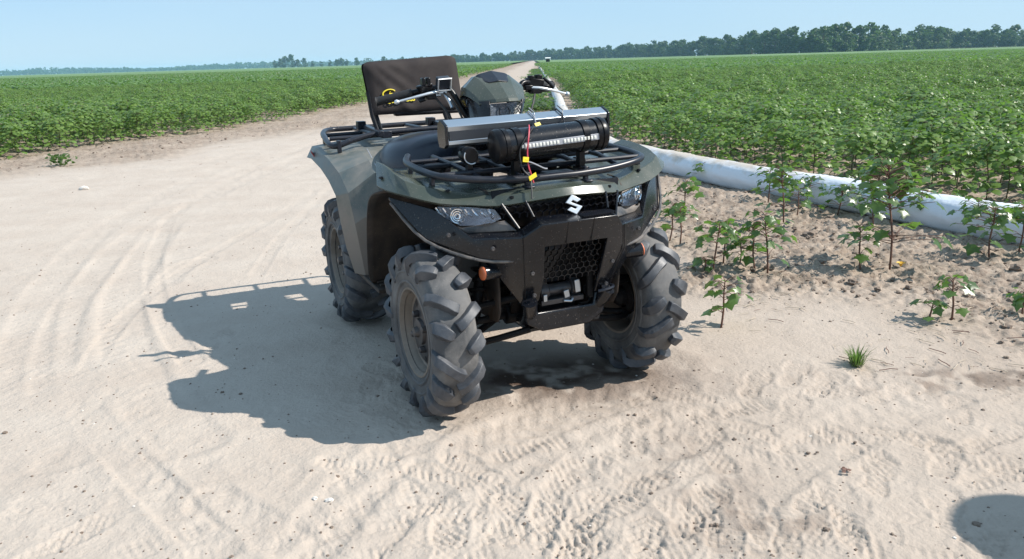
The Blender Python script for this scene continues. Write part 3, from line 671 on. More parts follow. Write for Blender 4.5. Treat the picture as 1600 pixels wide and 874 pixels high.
# ---- light bars
def axes(a, b): d = (Vector(b)-Vector(a)); L = d.length; return d.normalized(), L
lb = empty('light_bar', (0, 0, 0), 0, bike); lb['label'] = 'long silver light bar, rear of the two'
xf, XF = XF, None
A, B = Vector((-.085, -.362, 1.028)), Vector((-.085, .302, 1.044)); d, L = axes(A, B); X = Vector((1, 0, 0)); Z = X.cross(d).normalized()
prof = [(-.042, .012), (-.030, .040), (-.004, .052), (.036, .036), (.044, .030), (.040, .012), (.030, .008), (.030, -.018), (.042, -.022), (.042, -.036), (.022, -.046), (-.03, -.046), (-.042, -.02)]
MB().prism(prof, A, X, Z, d*L).build('bar_body', M['alu'], lb, bevel=.0015, xf=False)
MB().prism([(.031, .009), (.0405, .013), (.0405, -.0205), (.031, -.019)], A+d*.006, X, Z, d*(L-.012)).build('lens_strip', M['alu_dark'], lb, xf=False)
for q in (A-d*.012, B):
    MB().prism([(a*1.06, b*1.06) for a, b in prof[:5]]+[(.046, -.036), (.024, -.05), (-.03, -.05), (-.045, -.02)], q, X, Z, d*.012).build('end_cap', M['black'], lb, bevel=.003, xf=False)
mb = MB()
for t in np.linspace(.004, L-.004, 2): mb.prism([(-.01, .0545), (.0, .0555), (.0, .0515), (-.01, .05)], A+d*t, X, Z, d*.003)
for t in (.18, .30):
    mb2 = MB(); ring = [A+d*(t+random.uniform(-.004, .004)+.02*i/8)+X*(a*1.13)+Z*(b*1.13) for i, (a, b) in enumerate([(-.042, .012), (-.030, .040), (-.004, .052), (.036, .036), (.044, .02), (.046, -.02), (.024, -.046), (-.03, -.046)])]
    mb2.tube(ring, .0032, 6, closed=True)
    tail = A+d*(t+.015)+X*.03+Z*.045
    mb2.tube([tail, tail+X*.02+Z*.012-d*.01, tail+X*.015+Z*.03-d*.03], .002, 5)
    tobj = mb2.build('cable_tie', M['tie_grey'] if t < .25 else M['tie'], lb, xf=False)
    tobj.location = d*(.16)
for t in (.1, .56): MB().box(A+d*t+Z*-.075+X*-.005, (.03, .03, .07)).box(A+d*t+Z*-.105, (.05, .045, .012)).build('mount', M['black'], lb, xf=False)
sb = empty('tube_light', (0, 0, 0), 0, bike); sb['label'] = 'black tube light bar with a strip of white lamps'
A, B = Vector((.075, -.212, .988)), Vector((.075, .188, 1.008)); d, L = axes(A, B); Z = X.cross(d).normalized(); RB = .056
def tube_rings(prof, n=40):
    V = []; F = []
    for h, r in prof:
        for k in range(n):
            a = 2*math.pi*k/n; V.append(A+d*h+X*(r*math.cos(a))+Z*(r*math.sin(a)))
    for i in range(len(prof)-1):
        for k in range(n): F.append((i*n+k, i*n+(k+1) % n, (i+1)*n+(k+1) % n, (i+1)*n+k))
    return V, F
MB().add(*tube_rings([(0, .02), (0, RB), (L, RB), (L, .02)])).build('tube_body', M['black'], sb, xf=False)
for h0, sg in ((0, -1), (L, 1)):
    MB().add(*tube_rings([(h0-sg*.022, RB+.001), (h0-sg*.022, RB+.005), (h0-sg*.006, RB+.0055), (h0-sg*.005, RB+.003), (h0-sg*.001, RB+.003), (h0, RB+.0065), (h0+sg*.012, RB+.0065), (h0+sg*.022, RB+.002), (h0+sg*.028, RB*.72), (h0+sg*.028, .001)])).build('end_cap', M['black_clean'], sb, xf=False)
def on_tube(h, a, r): return A+d*h+X*(r*math.cos(a))+Z*(r*math.sin(a))
mb = MB(); a0 = math.radians(-3)
mb.box(A+d*(L*.545)+X*(RB*math.cos(a0)-.001)+Z*RB*math.sin(a0), (.006, L*.82, .022), Matrix((X, d, Z)).transposed()); mb.build('lamp_strip', M['tie_grey'], sb, xf=False, bevel=.001)
led_me = None
for k in range(22):
    h = L*(.165+.035*k)
    if k == 11: continue
    if led_me is None:
        q = MB(); q.box((0, 0, 0), (.004, .0088, .012)); q.box((.0022, 0, 0), (.0015, .0045, .006)); oo = q.build('lamp_chip', M['led'], sb, xf=False); led_me = oo.data
    else: oo = link('lamp_chip', led_me, sb)
    oo.matrix_local = Matrix.Translation(A+d*h+X*(RB*math.cos(a0)+.0022)+Z*RB*math.sin(a0)) @ Matrix((X, d, Z)).transposed().to_4x4()
for h in (.06, .33):
    mb = MB(); mb.add(*[(v, f) for v, f in [tube_rings([(h-.012, RB+.0015), (h-.012, RB+.004), (h+.012, RB+.004), (h+.012, RB+.0015)])]][0])
    mb.box(A+d*h-Z*.09-X*.008, (.03, .022, .07)); mb.box(A+d*h-Z*.12-X*.01, (.05, .04, .012))
    mb.build('clamp', M['black_clean'], sb, xf=False)
# single dark pod lamp between bars and seat side
pl = MB(); pc = Vector((.005, -.30, .955)); pl.tube([pc+Vector((-.05, 0, 0)), pc+Vector((-.04, 0, 0)), pc+Vector((.005, 0, 0)), pc+Vector((.012, 0, 0))], [.022, .030, .033, .028], 18); pl.box(pc+Vector((-.01, 0, -.045)), (.025, .02, .05))
pl.build('pod_lamp', M['black_clean'], bike, xf=False, angle=50)
MB().tube([pc+Vector((.021, .028*math.cos(a), .028*math.sin(a))) for a in np.linspace(2.6, 5.2, 12)], .0022, 6).build('pod_lamp_rim', M['silver'], bike, xf=False)
# wires with yellow tags
wz = empty('wire_pair', (0, 0, 0), 0, bike)
top = on_tube(.10, math.radians(85), RB+.004)
red = [top+Vector((0, .02, .004)), on_tube(.102, math.radians(50), RB+.012), on_tube(.085, math.radians(15), RB+.014), on_tube(.078, math.radians(-20), RB+.016), Vector((.155, -.135, .92)), Vector((.158, -.128, .893)), Vector((.162, -.120, .86))]
MB().tube(red, .0028, 6, smooth=5).build('wire', M['red_wire'], wz, xf=False)
blk = [top+Vector((0, .035, .002)), on_tube(.118, math.radians(55), RB+.008), on_tube(.065, math.radians(10), RB+.010), on_tube(.05, math.radians(-25), RB+.012), Vector((.150, -.155, .91)), Vector((.165, -.135, .88)), Vector((.19, -.142, .845)), Vector((.207, -.15, .812))]
MB().tube(blk, .0026, 6, smooth=5).build('wire', M['black_wire'], wz, xf=False)
MB().tube([Vector((.150, -.15, .94)), Vector((.16, -.12, .93)), Vector((.163, -.08, .91)), Vector((.15, -.06, .905))], .0026, 6, smooth=5).build('wire', M['tie_grey'], wz, xf=False)
def flag(c, w, h, rot):
    q = MB(); R = Euler(rot).to_matrix(); q.box(c, (.0025, w, h), R); q.box(Vector(c)+R @ Vector((.002, w*.1, 0)), (.001, w*.55, h*.14), R); o = q.build('yellow_tag', M['yellow'], wz, xf=False)
flag((.160, -.148, .945), .027, .018, (-.15, 0, .3)); flag((.172, -.128, .884), .036, .016, (.35, 0, .3)); flag(top+Vector((.01, .05, .006)), .024, .012, (.2, -.6, .1))
XF = xf

# ---- handlebar, pod, controls
cap = [[(-.575, 0.000, 1.175), (-.565, 0.063, 1.172), (-.555, 0.106, 1.15), (-.55, 0.113, 1.125)],
       [(-.545, 0.000, 1.222), (-.54, 0.068, 1.212), (-.525, 0.115, 1.18), (-.52, 0.122, 1.145)],
       [(-.465, 0.000, 1.240), (-.46, 0.079, 1.224), (-.445, 0.128, 1.182), (-.44, 0.131, 1.150)],
       [(-.395, 0.000, 1.206), (-.40, 0.063, 1.196), (-.395, 0.115, 1.160), (-.395, 0.120, 1.136)],
       [(-.292, 0.000, 1.138), (-.312, 0.050, 1.136), (-.358, 0.101, 1.132), (-.362, 0.104, 1.116)],
       [(-.288, 0.000, 1.122), (-.306, 0.050, 1.120), (-.352, 0.099, 1.116), (-.358, 0.103, 1.110)]]
rows = [[r[3], r[2], r[1], r[0]] + mir(r[1:]) for r in cap]
facet_panel('instrument_cowl', rows, M['olive'], bike, 2, .005, 14, .008)
ins = [[(-.54, 0.000, 1.2275), (-.538, 0.053, 1.2195), (-.532, 0.061, 1.216)], [(-.465, 0.000, 1.2455), (-.462, 0.061, 1.2335), (-.457, 0.072, 1.2275)], [(-.402, 0.000, 1.2145), (-.405, 0.046, 1.207), (-.408, 0.055, 1.203)], [(-.385, 0.000, 1.206), (-.392, 0.040, 1.200), (-.40, 0.048, 1.199)]]
rows = [[r[2], r[1], r[0]] + mir(r[1:]) for r in ins]
facet_panel('cowl_insert', rows, M['rack'], bike, 1, .006, 8, .004)
mb = MB()
sec = [[(-.320, .070, 1.13), (-.356, .098, 1.128), (-.46, .114, 1.160), (-.55, .110, 1.145)], [(-.345, .060, 1.03), (-.378, .084, 1.03), (-.47, .092, 1.03), (-.55, .09, 1.03)], [(-.35, .05, .93), (-.38, .10, .93), (-.47, .11, .93), (-.55, .10, .93)]]
for s in (-1, 1): mb.add([(x, s*y, z) for r in sec for x, y, z in r], [(i*4+j, i*4+j+1, i*4+j+5, i*4+j+4) for i in range(2) for j in range(3)])
mb.build('cowl_side', M['black'], bike, solid=.005, angle=50)
hl = empty('headlight', (0, 0, 0), 0, bike)
L_ = [(-.318, -.070, 1.118), (-.296, 0, 1.120), (-.318, .070, 1.118), (-.340, .060, 1.045), (-.350, .03, 1.02), (-.350, -.03, 1.02), (-.340, -.060, 1.045)]
c = Vector((-.318, 0, 1.075)); k = len(L_)
r2 = [Vector(q)+(c-Vector(q))*.4+Vector((-.018, 0, 0)) for q in L_]; r3 = [Vector(q)+(c-Vector(q))*.8+Vector((-.03, 0, 0)) for q in L_]
MB().add([Vector(q)-Vector((.003, 0, 0)) for q in L_]+r2+r3, [(i, (i+1) % k, (i+1) % k+k, i+k) for i in range(k)]+[(i+k, (i+1) % k+k, (i+1) % k+2*k, i+2*k) for i in range(k)]+[tuple(range(2*k, 3*k))]).build('reflector', M['bowl'], hl, angle=15)
MB().tube([c+Vector((-.02, .024*math.cos(a), .006+.024*math.sin(a))) for a in np.linspace(0, 6.283, 20)[:-1]], .0035, 6, closed=True).build('bulb_ring', M['hub'], hl)
mb = MB()
for q in range(-2, 3): mb.tube([(-.335, q*.016, 1.035), (-.345, q*.017, 1.06)], .003, 6)
mb.build('reflector_ribs', M['hub'], hl)
MB().add([Vector(q) for q in L_]+[c+Vector((.012, 0, 0))], [(i, (i+1) % k, k) for i in range(k)]).build('clear_cover', M['lens'], hl, angle=60)

xf, XF = XF, None
for s, gx in ((-1, -.60), (1, -.60)):
    if s < 0: bar = [(-.50, -.06, 1.03), (-.51, -.11, 1.06), (-.55, -.165, 1.172), (-.572, -.22, 1.18), (-.60, -.30, 1.166), (-.655, -.455, 1.132)]
    else: bar = [(-.50, .06, 1.03), (-.51, .11, 1.07), (-.55, .165, 1.178), (-.572, .22, 1.186), (-.61, .28, 1.178), (-.68, .378, 1.168)]
    MB().tube(bar, .0125, 12, smooth=6).build('handlebar', M['black_clean'], bike)
    g0, g1 = Vector(bar[4])+(Vector(bar[5])-Vector(bar[4]))*.12, Vector(bar[5]); gd = (g1-g0).normalized()
    pts = [g0+(g1-g0)*t for t in np.linspace(0, 1, 15)]
    MB().tube([g0-gd*.004]+pts+[g1+gd*.003, g1+gd*.006], [.022]+[.0172+.0012*(i % 2) for i in range(15)]+[.021, .014], 14).build('grip', M['grip'], bike, angle=60)
    # lever
    lp = Vector((-.545, s*.205, 1.166)); le_ = Vector((-.555, s*.398, 1.131))
    lv = [lp, lp+Vector((.012, s*.05, -.004)), lp+Vector((.012, s*.11, -.016)), le_+Vector((0, -s*.02, .004)), le_]
    q = MB().tube(lv, [.007, .007, .0062, .0055, .0055, .005], 10, smooth=5); q.lathe([(-.011, .001), (-.009, .007), (0, .011), (.009, .007), (.011, .001)], 12, 'Y', le_); q.build('brake_lever', M['silver'], bike, angle=60)
    mb = MB(); mb.box(lp+Vector((-.008, -s*.005, 0)), (.034, .04, .022)); mb.box(lp+Vector((-.022, s*.01, -.006)), (.03, .03, .03)); mb.build('lever_perch', M['alu'] if s < 0 else M['black_clean'], bike, bevel=.004)
# right side: reservoir with silver lid, throttle housing
mb = MB(); mb.box((-.535, -.20, 1.203), (.03, .056, .048), Euler((0.05, .35, .1)).to_matrix()); mb.build('brake_reservoir', M['alu_dark'], bike, bevel=.004)
mb = MB(); R = Euler((0.05, .35, .1)).to_matrix(); mb.tube([Vector((-.545, -.20, 1.203))+R @ Vector((.027, a, b)) for a, b in ((-.029, -.025), (-.029, .025), (.029, .025), (.029, -.025))], .0035, 6, closed=True); mb.build('reservoir_frame', M['silver'], bike)
mb = MB(); mb.box((-.585, -.262, 1.172), (.045, .060, .052), Euler((.2, 0, .2)).to_matrix()); mb.box((-.580, -.252, 1.205), (.036, .018, .040)); mb.box((-.575, -.274, 1.207), (.034, .016, .034)); mb.box((-.555, -.25, 1.150), (.04, .04, .03)); mb.tube([(-.57, -.23, 1.18), (-.55, -.2, 1.17)], .012, 8)
mb.build('throttle_housing', M['black_clean'], bike, bevel=.006)
MB().box((-.552, -.292, 1.136), (.035, .03, .010), Euler((.3, .3, 0)).to_matrix()).build('thumb_lever', M['black_clean'], bike, bevel=.003)
mb = MB(); mb.box((-.58, .245, 1.178), (.05, .075, .05), Euler((-.15, 0, -.1)).to_matrix()); mb.box((-.572, .225, 1.207), (.03, .022, .02)); mb.box((-.572, .262, 1.208), (.03, .028, .024)); mb.box((-.555, .285, 1.160), (.03, .035, .03)); mb.tube([(-.57, .285, 1.205), (-.565, .31, 1.185), (-.56, .33, 1.16)], .008, 8)
mb.box((-.55, .235, 1.15), (.04, .05, .022)); mb.build('switch_housing', M['black_clean'], bike, bevel=.005)
# cables and hoses
mb = MB()
mb.tube([(-.545, -.20, 1.165), (-.50, -.175, 1.13), (-.46, -.14, 1.04), (-.45, -.11, .95)], .0045, 6, smooth=5)
mb.tube([(-.575, -.24, 1.16), (-.52, -.20, 1.09), (-.47, -.16, 1.0), (-.45, -.12, .93)], .0055, 6, smooth=5)
mb.tube([(-.56, .24, 1.16), (-.50, .20, 1.10), (-.46, .14, 1.0), (-.45, .1, .93)], .005, 6, smooth=5)
mb.build('cable', M['black_wire'], bike)
MB().tube([(-.545, -.196, 1.16), (-.52, -.183, 1.13), (-.505, -.175, 1.10)], .0075, 8, smooth=4).build('brake_hose_fitting', M['alu'], bike)
XF = xf

# ---- tank, seat and side covers
secs = []
def body_ring(x, hw, zt, zb, n=12):
    out = []
    for i in range(n+1):
        a = math.pi*i/n; cx = math.copysign(abs(math.cos(a))**.55, math.cos(a)); sz = abs(math.sin(a))**.6
        out.append((x, hw*cx, zb+(zt-zb)*sz))
    return out
rings = [body_ring(*q) for q in [(-.33, .07, .90, .74), (-.345, .11, .945, .72), (-.42, .14, .985, .70), (-.56, .165, .985, .70), (-.64, .165, .965, .70), (-.68, .15, .93, .7)]]
grid_panel('tank_cover', rings, M['black_clean'], bike, 1, .004)
rings = [body_ring(*q) for q in [(-.60, .06, .86, .80), (-.60, .24, .955, .79), (-.64, .34, .985, .785), (-.78, .40, .992, .785), (-.92, .40, .975, .79), (-1.06, .355, .960, .80), (-1.17, .30, .955, .81), (-1.21, .20, .945, .82), (-1.22, .1, .87, .83)]]
grid_panel('seat', rings, M['seat'], bike, 2, .004)
for s in (-1, 1):
    rows = [[(-.36, s*.15, .895), (-.36, s*.23, .885), (-.36, s*.34, .868)], [(-.55, s*.17, .875), (-.58, s*.26, .85), (-.60, s*.44, .838)], [(-.72, s*.2, .84), (-.76, s*.30, .838), (-.80, s*.44, .825)], [(-.95, s*.215, .84), (-.98, s*.28, .845), (-1.0, s*.38, .848)]]
    grid_panel('side_cover', rows, M['olive_dusty'], bike, 2, .005)
    rows = [[(-.36, s*.26, .88), (-.36, s*.25, .6), (-.36, s*.24, .35)], [(-.60, s*.30, .85), (-.6, s*.27, .6), (-.60, s*.25, .35)], [(-.95, s*.30, .87), (-.95, s*.28, .6), (-.95, s*.27, .35)]]
    grid_panel('engine_cover', rows, M['liner'], bike, 1, .006)
    mb = MB(); mb.box((-.78, s*.40, .335), (.42, .26, .02))
    for q in range(7): mb.box((-.62-.05*q, s*.40, .35), (.012, .22, .012))
    mb.build('footboard', M['liner'], bike, bevel=.004)
# ---- rear fenders: one moulding each side joined under the rack
rr_ = [[(-1.62, .60, .825), (-1.60, .57, .884), (-1.60, .42, .902), (-1.60, .20, .905)],
       [(-1.48, .602, .832), (-1.44, .575, .886), (-1.42, .42, .900), (-1.42, .22, .903)],
       [(-1.25, .602, .806), (-1.18, .572, .855), (-1.16, .42, .888), (-1.16, .23, .890)],
       [(-1.08, .602, .768), (-.98, .570, .812), (-.95, .43, .862), (-.95, .25, .868)],
       [(-.955, .600, .712), (-.84, .565, .735), (-.79, .45, .822), (-.76, .29, .84)],
       [(-.925, .596, .60), (-.80, .556, .60), (-.735, .44, .68), (-.71, .31, .70)],
       [(-.915, .582, .47), (-.81, .540, .47), (-.76, .43, .50), (-.74, .31, .52)],
       [(-.905, .555, .345), (-.84, .520, .345), (-.80, .42, .345), (-.78, .31, .345)]]
for s in (-1, 1):
    rows = [[(x, s*y, z) for x, y, z in r] for r in rr_]
    rows = [[(r[0][0]-.012, r[0][1]*.975, r[0][2]-.004)] + r for r in rows]
    facet_panel('rear_fender', rows, M['olive_dusty'], bike, 1, .006, 9, .006)
    MB().tube([(-1.18, s*.38, .890), (-1.0, s*.405, .868), (-.80, s*.43, .832)], .0022, 6, smooth=4).build('fender_seam', M['tie_grey'], bike)
    MB().box((-1.465, s*.594, .858), (.065, .004, .030), Euler((s*-.5, 0.05, s*.15)).to_matrix()).build('warning_sticker', M['red'], bike)
    MB().lathe([(-.002, .011), (.002, .009), (.003, .001)], 12, 'X', (-.785, s*.50, .66)).build('fender_bolt', M['black_clean'], bike)
MB().box((-1.58, 0, .88), (.22, .44, .02)).build('tail_deck', M['olive_dusty'], bike, bevel=.006)
# ---- rear rack
mb = MB()
rp = [(-1.265, .25, .955), (-1.255, .42, .932), (-1.255, .505, .908), (-1.30, .535, .912), (-1.46, .525, .935), (-1.62, .50, .945), (-1.76, .44, .948), (-1.78, .3, .948)]
mb.tube([Vector(q) for q in rp]+[Vector((x, -y, z)) for x, y, z in rp[::-1]], .0145, 12, closed=True, smooth=5)
for x in (-1.36, -1.58): mb.tube([(x, -.52, .935), (x, .52, .935)], .0115, 10)
for y in (-.3, 0, .3): mb.tube([(-1.26, y, .945), (-1.77, y, .945)], .0115, 10)
mb.build('rear_rack', M['rack'], bike)
for s in (-1, 1):
    for x in (-1.25, -1.6): MB().box((x, s*.50, .905), (.03, .018, .06)).build('rack_bracket', M['rack'], bike, bevel=.003)
# ---- backrest
br = empty('backrest', (0, 0, 0), 0, bike)
xf, XF = XF, None
nx, nz = 20, 14; TL, TRr, BL, BR = Vector((-1.45, -.318, 1.297)), Vector((-1.45, .190, 1.322)), Vector((-1.40, -.292, 1.032)), Vector((-1.40, .208, 1.036))
def corner(u, v):   # rounded outline
    r = .07
    for (cu, cv) in ((0, 1), (1, 1)):
        du, dv = abs(u-cu), abs(v-cv)
        if du < r and dv < r*1.6:
            k = math.hypot((r-du)/r, (r*1.6-dv)/(r*1.6))
            if k > 1: u = cu+math.copysign(r-(r-du)/k, .5-cu); v = 1-(r*1.6-(r*1.6-dv)/k)
    return u, v
rows = []
for sgn in (1, -1):
    for j in (range(nz+1) if sgn > 0 else range(nz, -1, -1)):
        v = j/nz; row = []
        for i in range(nx+1):
            u = i/nx; uu, vv = corner(u, v)
            q = BL*(1-uu)*(1-vv)+BR*uu*(1-vv)+TL*(1-uu)*vv+TRr*uu*vv
            e = min(u, 1-u, (1-v)*.7, v*.9)*2
            th = .016+.020*min(1, e*6)**.5
            # drag folds running from the upper corner
            w = 0
            for ang_, ph, am in ((-.95, .10, .010), (-.80, .22, .009), (-.68, .36, .006)):
                t = (u*1.7*math.sin(ang_)+(1-v)*math.cos(ang_)); w += 1.7*am*math.exp(-((t+ph-.1)/.035)**2)*math.exp(-((u-.22)/.28)**2)
            w += .006*math.exp(-(((u-.9)-(v-.75)*.35)/.03)**2)*max(0, v-.3) + .007*math.sin(u*16+v*5)*max(0, .35-v)
            row.append(q+Vector((sgn*th+(w if sgn > 0 else 0), 0, 0)))
        rows.append(row)
rows.append(rows[0])
grid_panel('cover', rows, M['cloth'], br, 1, 0, xf=False)
mb = MB(); mb.box(BL*.5+BR*.5+Vector((-.005, .05, -.002)), (.05, .36, .022)); mb.build('pad_base', M['black_clean'], br, bevel=.008)
for y, dx in ((-.290, .02), (-.262, -.02), (.10, .02), (.13, -.02)):
    MB().tube([(-1.43+dx, y-.012, 1.15), (-1.40+dx*.6, y-.004, 1.03), (-1.37+dx, y+.012, .945)], .0105, 10).build('post', M['black_clean'], br)
for y in (-.27, .125):
    mb = MB(); mb.box((-1.43, y-.02, .955), (.46, .028, .028), Euler((0, .02, -.05)).to_matrix()); mb.box((-1.24, y, .945), (.06, .05, .035)); mb.box((-1.62, y-.03, .968), (.05, .045, .045)); mb.build('mounting_rail', M['rack'], br, bevel=.003)
# printed name and mark
mid = lambda u, v: BL*(1-u)*(1-v)+BR*u*(1-v)+TL*(1-u)*v+TRr*u*v
cu = bpy.data.curves.new('brand_print', 'FONT'); cu.body = 'QUADBOSS'; cu.size = .025; cu.extrude = .0006; cu.shear = .25; cu.offset = .0012; cu.space_character = .98
tmp = bpy.data.objects.new('tmp', cu); tme = bpy.data.meshes.new_from_object(tmp); bpy.data.objects.remove(tmp); tme.name = 'brand_print'
tme.materials.clear(); tme.materials.append(M['yellow_print']); to = link('brand_print', tme, br)
ux = (BR-BL).normalized(); uz = (TL-BL).normalized(); un = ux.cross(uz).normalized()
base = mid(.150, .215)+Vector((.050, 0, 0))
to.matrix_local = Matrix.Translation(base) @ Matrix((ux, uz, un)).transposed().to_4x4() @ Matrix.Scale(1.2, 4, (1, 0, 0))
mb = MB(); cc = mid(.20, .395)+Vector((.047, 0, 0))
mb.tube([cc+ux*(.032*math.cos(a)*(1.0))+uz*(.019*math.sin(a))+ux*.010*math.sin(a) for a in np.linspace(.5, 5.6, 26)], .0036, 6)
mb.tube([cc+ux*.032-uz*.004, cc+ux*.0-uz*.002, cc+ux*.010+uz*.008], .0036, 6)
mb.build('mark_print', M['yellow_print'], br)
XF = xf

# ---- chassis, suspension, engine
mb = MB()
for s in (-1, 1):
    mb.tube([(.12, s*.12, .42), (-.2, s*.14, .32), (-.9, s*.15, .32), (-1.3, s*.15, .45), (-1.6, s*.14, .80)], .018, 10, smooth=4)
    mb.tube([(.14, s*.12, .40), (.10, s*.13, .70), (-.2, s*.16, .82), (-.9, s*.16, .78), (-1.6, s*.14, .86)], .016, 10, smooth=4)
mb.tube([(.10, -.13, .70), (.10, .13, .70)], .014, 8); mb.build('chassis', M['mech'], bike)
for x0, sgn in ((0.0, 1), (-1.285, -1)):
    for s in (-1, 1):
        mb = MB()
        for zz, zo in ((.30, .255), (.44, .40)):
            for dx in (.12, -.12): mb.tube([(x0+dx, s*.13, zz), (x0+dx*.4, s*.30, zo+.0), (x0, s*.385, zo)], .014, 8, smooth=3)
        mb.lathe([(s*.35, .045), (s*.36, .07), (s*.41, .07), (s*.42, .05)], 20, 'Y', (x0, 0, .322)); mb.build('suspension_arm', M['mech'], bike)
        MB().tube([(x0, s*.12, .33), (x0, s*.18, .33), (x0, s*.185, .33), (x0, s*.30, .325), (x0, s*.33, .325), (x0, s*.40, .322)], [.035, .035, .014, .014, .04, .04], 12).build('drive_shaft', M['mech'], bike)
        a, b = Vector((x0-.02, s*.30, .33)), Vector((x0-.06, s*.20, .74)); mb = MB(); mb.tube([a, a+(b-a)*.4, a+(b-a)*.41, b], [.022, .022, .014, .014], 12)
        dd = (b-a).normalized(); T = dd.orthogonal().normalized(); Bv = dd.cross(T)
        mb.build('shock_absorber', M['mech'], bike)
        MB().tube([a+(b-a)*(.2+.75*t)+(T*math.cos(t*48)+Bv*math.sin(t*48))*.036 for t in np.linspace(0, 1, 70)], .0065, 6).build('coil_spring', M['mech'], bike)
mb = MB(); mb.box((-.58, 0, .50), (.42, .34, .34)); mb.box((-.55, 0, .71), (.20, .20, .10))
for q in range(6): mb.box((-.50, 0, .54+.03*q), (.30, .37, .008))
mb.lathe([(-.20, .001), (-.20, .11), (-.17, .12), (.17, .12), (.20, .11), (.20, .001)], 20, 'Y', (-.66, 0, .44)); mb.box((.0, 0, .36), (.2, .16, .16)); mb.box((-1.285, 0, .34), (.22, .18, .18)); mb.build('engine', M['mech'], bike, bevel=.012)
mb = MB(); mb.box((.06, 0, .60), (.05, .34, .28)); mb.build('radiator', M['mech'], bike, bevel=.004)
mb = MB(); mb.lathe([(-.085, .001), (-.085, .036), (-.05, .036), (-.045, .024), (.045, .024), (.05, .036), (.085, .036), (.085, .001)], 18, 'Y', (.10, .0, .435)); mb.box((.10, .0, .40), (.09, .18, .02)); mb.build('winch', M['hub'], bike, bevel=.002)
mb = MB(); mb.box((.145, .015, .425), (.012, .022, .03), Euler((.2, 0, 0)).to_matrix()); mb.box((.15, .06, .45), (.008, .022, .05), Euler((.1, 0, 0)).to_matrix()); mb.box((.145, -.075, .42), (.01, .016, .028)); mb.tube([(.15, .0, .40), (.155, .03, .395), (.15, .04, .405)], .006, 6); mb.build('winch_hook', M['alu'], bike, bevel=.003)
mb = MB().tube([(-.9, -.20, .62), (-1.3, -.26, .66), (-1.62, -.26, .66)], [.03, .07, .07], 14, smooth=3); mb.build('muffler', M['hub'], bike)
XF = None
# ============================================================ irrigation pipe
m, n, l, p = nodes('pipe_film'); M['pipe'] = m
ge = n.new('ShaderNodeTexCoord')
ua = n.new('ShaderNodeAttribute'); ua.attribute_name = 'around'
nf = noise(n, l, 5.0, 6, 0.65, ge.outputs['Object'], 0.3)
ad = n.new('ShaderNodeMath'); ad.operation = 'ADD'; l.new(nf, ad.inputs[0]); l.new(ua.outputs['Fac'], ad.inputs[1])
hf = n.new('ShaderNodeMath'); hf.operation = 'MULTIPLY'; hf.inputs[1].default_value = .5; l.new(ad.outputs[0], hf.inputs[0])
dirt = ramp(n, l, hf.outputs[0], .71, .84)
l.new(mixc(n, l, dirt, (0.66, 0.69, 0.73), (0.52, 0.45, 0.375)), p.inputs['Base Color']); p.inputs['Roughness'].default_value = 0.42
bump(n, l, noise(n, l, 14, 4, 0.6, ge.outputs['Object']), 0.35, 0.02, p)
V, Fp, Aa = [], [], []; N = 28
pd = [Vector((x, y, 0)) for x, y in PIPE]; path = catmull(pd, 26)
for i, q in enumerate(path):
    t = (path[min(i+1, len(path)-1)]-path[max(i-1, 0)]).normalized(); nrm = Vector((t.y, -t.x, 0))
    s = i*0.11; wob = 1+.05*(vnoise(np.array([q.x*2.1]), np.array([q.y*2.1]), 3)[0]-.5)*2
    far_k = 1-.12*min(1, max(0, (q.y-9.5)/5)); rw, rh = .160*wob*far_k, .148*wob*far_k
    for k in range(N):
        a = 2*math.pi*k/N; cz = math.sin(a); flat = max(cz, -0.62)
        wr = 1+.035*math.sin(9*a+s*3)*math.sin(s*2.3)+.02*math.sin(23*s+2*math.sin(3*a))*max(0, math.sin(s*.9))
        pt = q+nrm*(rw*math.cos(a)*wr)+Vector((0, 0, rh*.62+rh*flat*wr+.002)); V.append(pt)
        Aa.append(.5+.5*cz+.30*min(1, max(0, (q.y-6)/2.5)))
for i in range(len(path)-1):
    for k in range(N): Fp.append((i*N+k, (i+1)*N+k, (i+1)*N+(k+1) % N, i*N+(k+1) % N))
me = mesh_np('irrigation_pipe', [tuple(q) for q in V], Fp, M['pipe'])
at = me.attributes.new('around', 'FLOAT', 'POINT'); at.data.foreach_set('value', np.array(Aa, np.float32)*.9)
o = link('irrigation_pipe', me); tag(o, 'long white dusty irrigation pipe lying along the edge of the right hand field', 'pipe')

# ============================================================ cotton plants
def leaf_mat(name, c0, c1, rough=0.38, trans=(0.17, 0.34, 0.05)):
    m, n, l, p = nodes(name)
    oi = n.new('ShaderNodeObjectInfo'); la = n.new('ShaderNodeAttribute'); la.attribute_name = 'tone'
    ad = n.new('ShaderNodeMath'); ad.operation = 'ADD'; l.new(la.outputs['Fac'], ad.inputs[0])
    sc2 = n.new('ShaderNodeMath'); sc2.operation = 'MULTIPLY'; l.new(oi.outputs['Random'], sc2.inputs[0]); sc2.inputs[1].default_value = .35; l.new(sc2.outputs[0], ad.inputs[1])
    col = mixc(n, l, ad.outputs[0], c0, c1)
    l.new(col, p.inputs['Base Color']); p.inputs['Roughness'].default_value = rough; p.inputs['Specular IOR Level'].default_value = 0.55
    tr = n.new('ShaderNodeBsdfTranslucent'); tr.inputs[0].default_value = (*trans, 1)
    mx = n.new('ShaderNodeMixShader'); mx.inputs[0].default_value = 0.36
    l.new(p.outputs[0], mx.inputs[1]); l.new(tr.outputs[0], mx.inputs[2]); l.new(mx.outputs[0], n['Material Output'].inputs[0])
    return m
M['leaf'] = leaf_mat('cotton_leaf', (0.092, 0.160, 0.034), (0.185, 0.275, 0.068))
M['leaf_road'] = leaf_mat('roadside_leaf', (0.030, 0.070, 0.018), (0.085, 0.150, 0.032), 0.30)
M['leaf_far'] = leaf_mat('cotton_leaf_far', (0.088, 0.165, 0.045), (0.165, 0.260, 0.080))
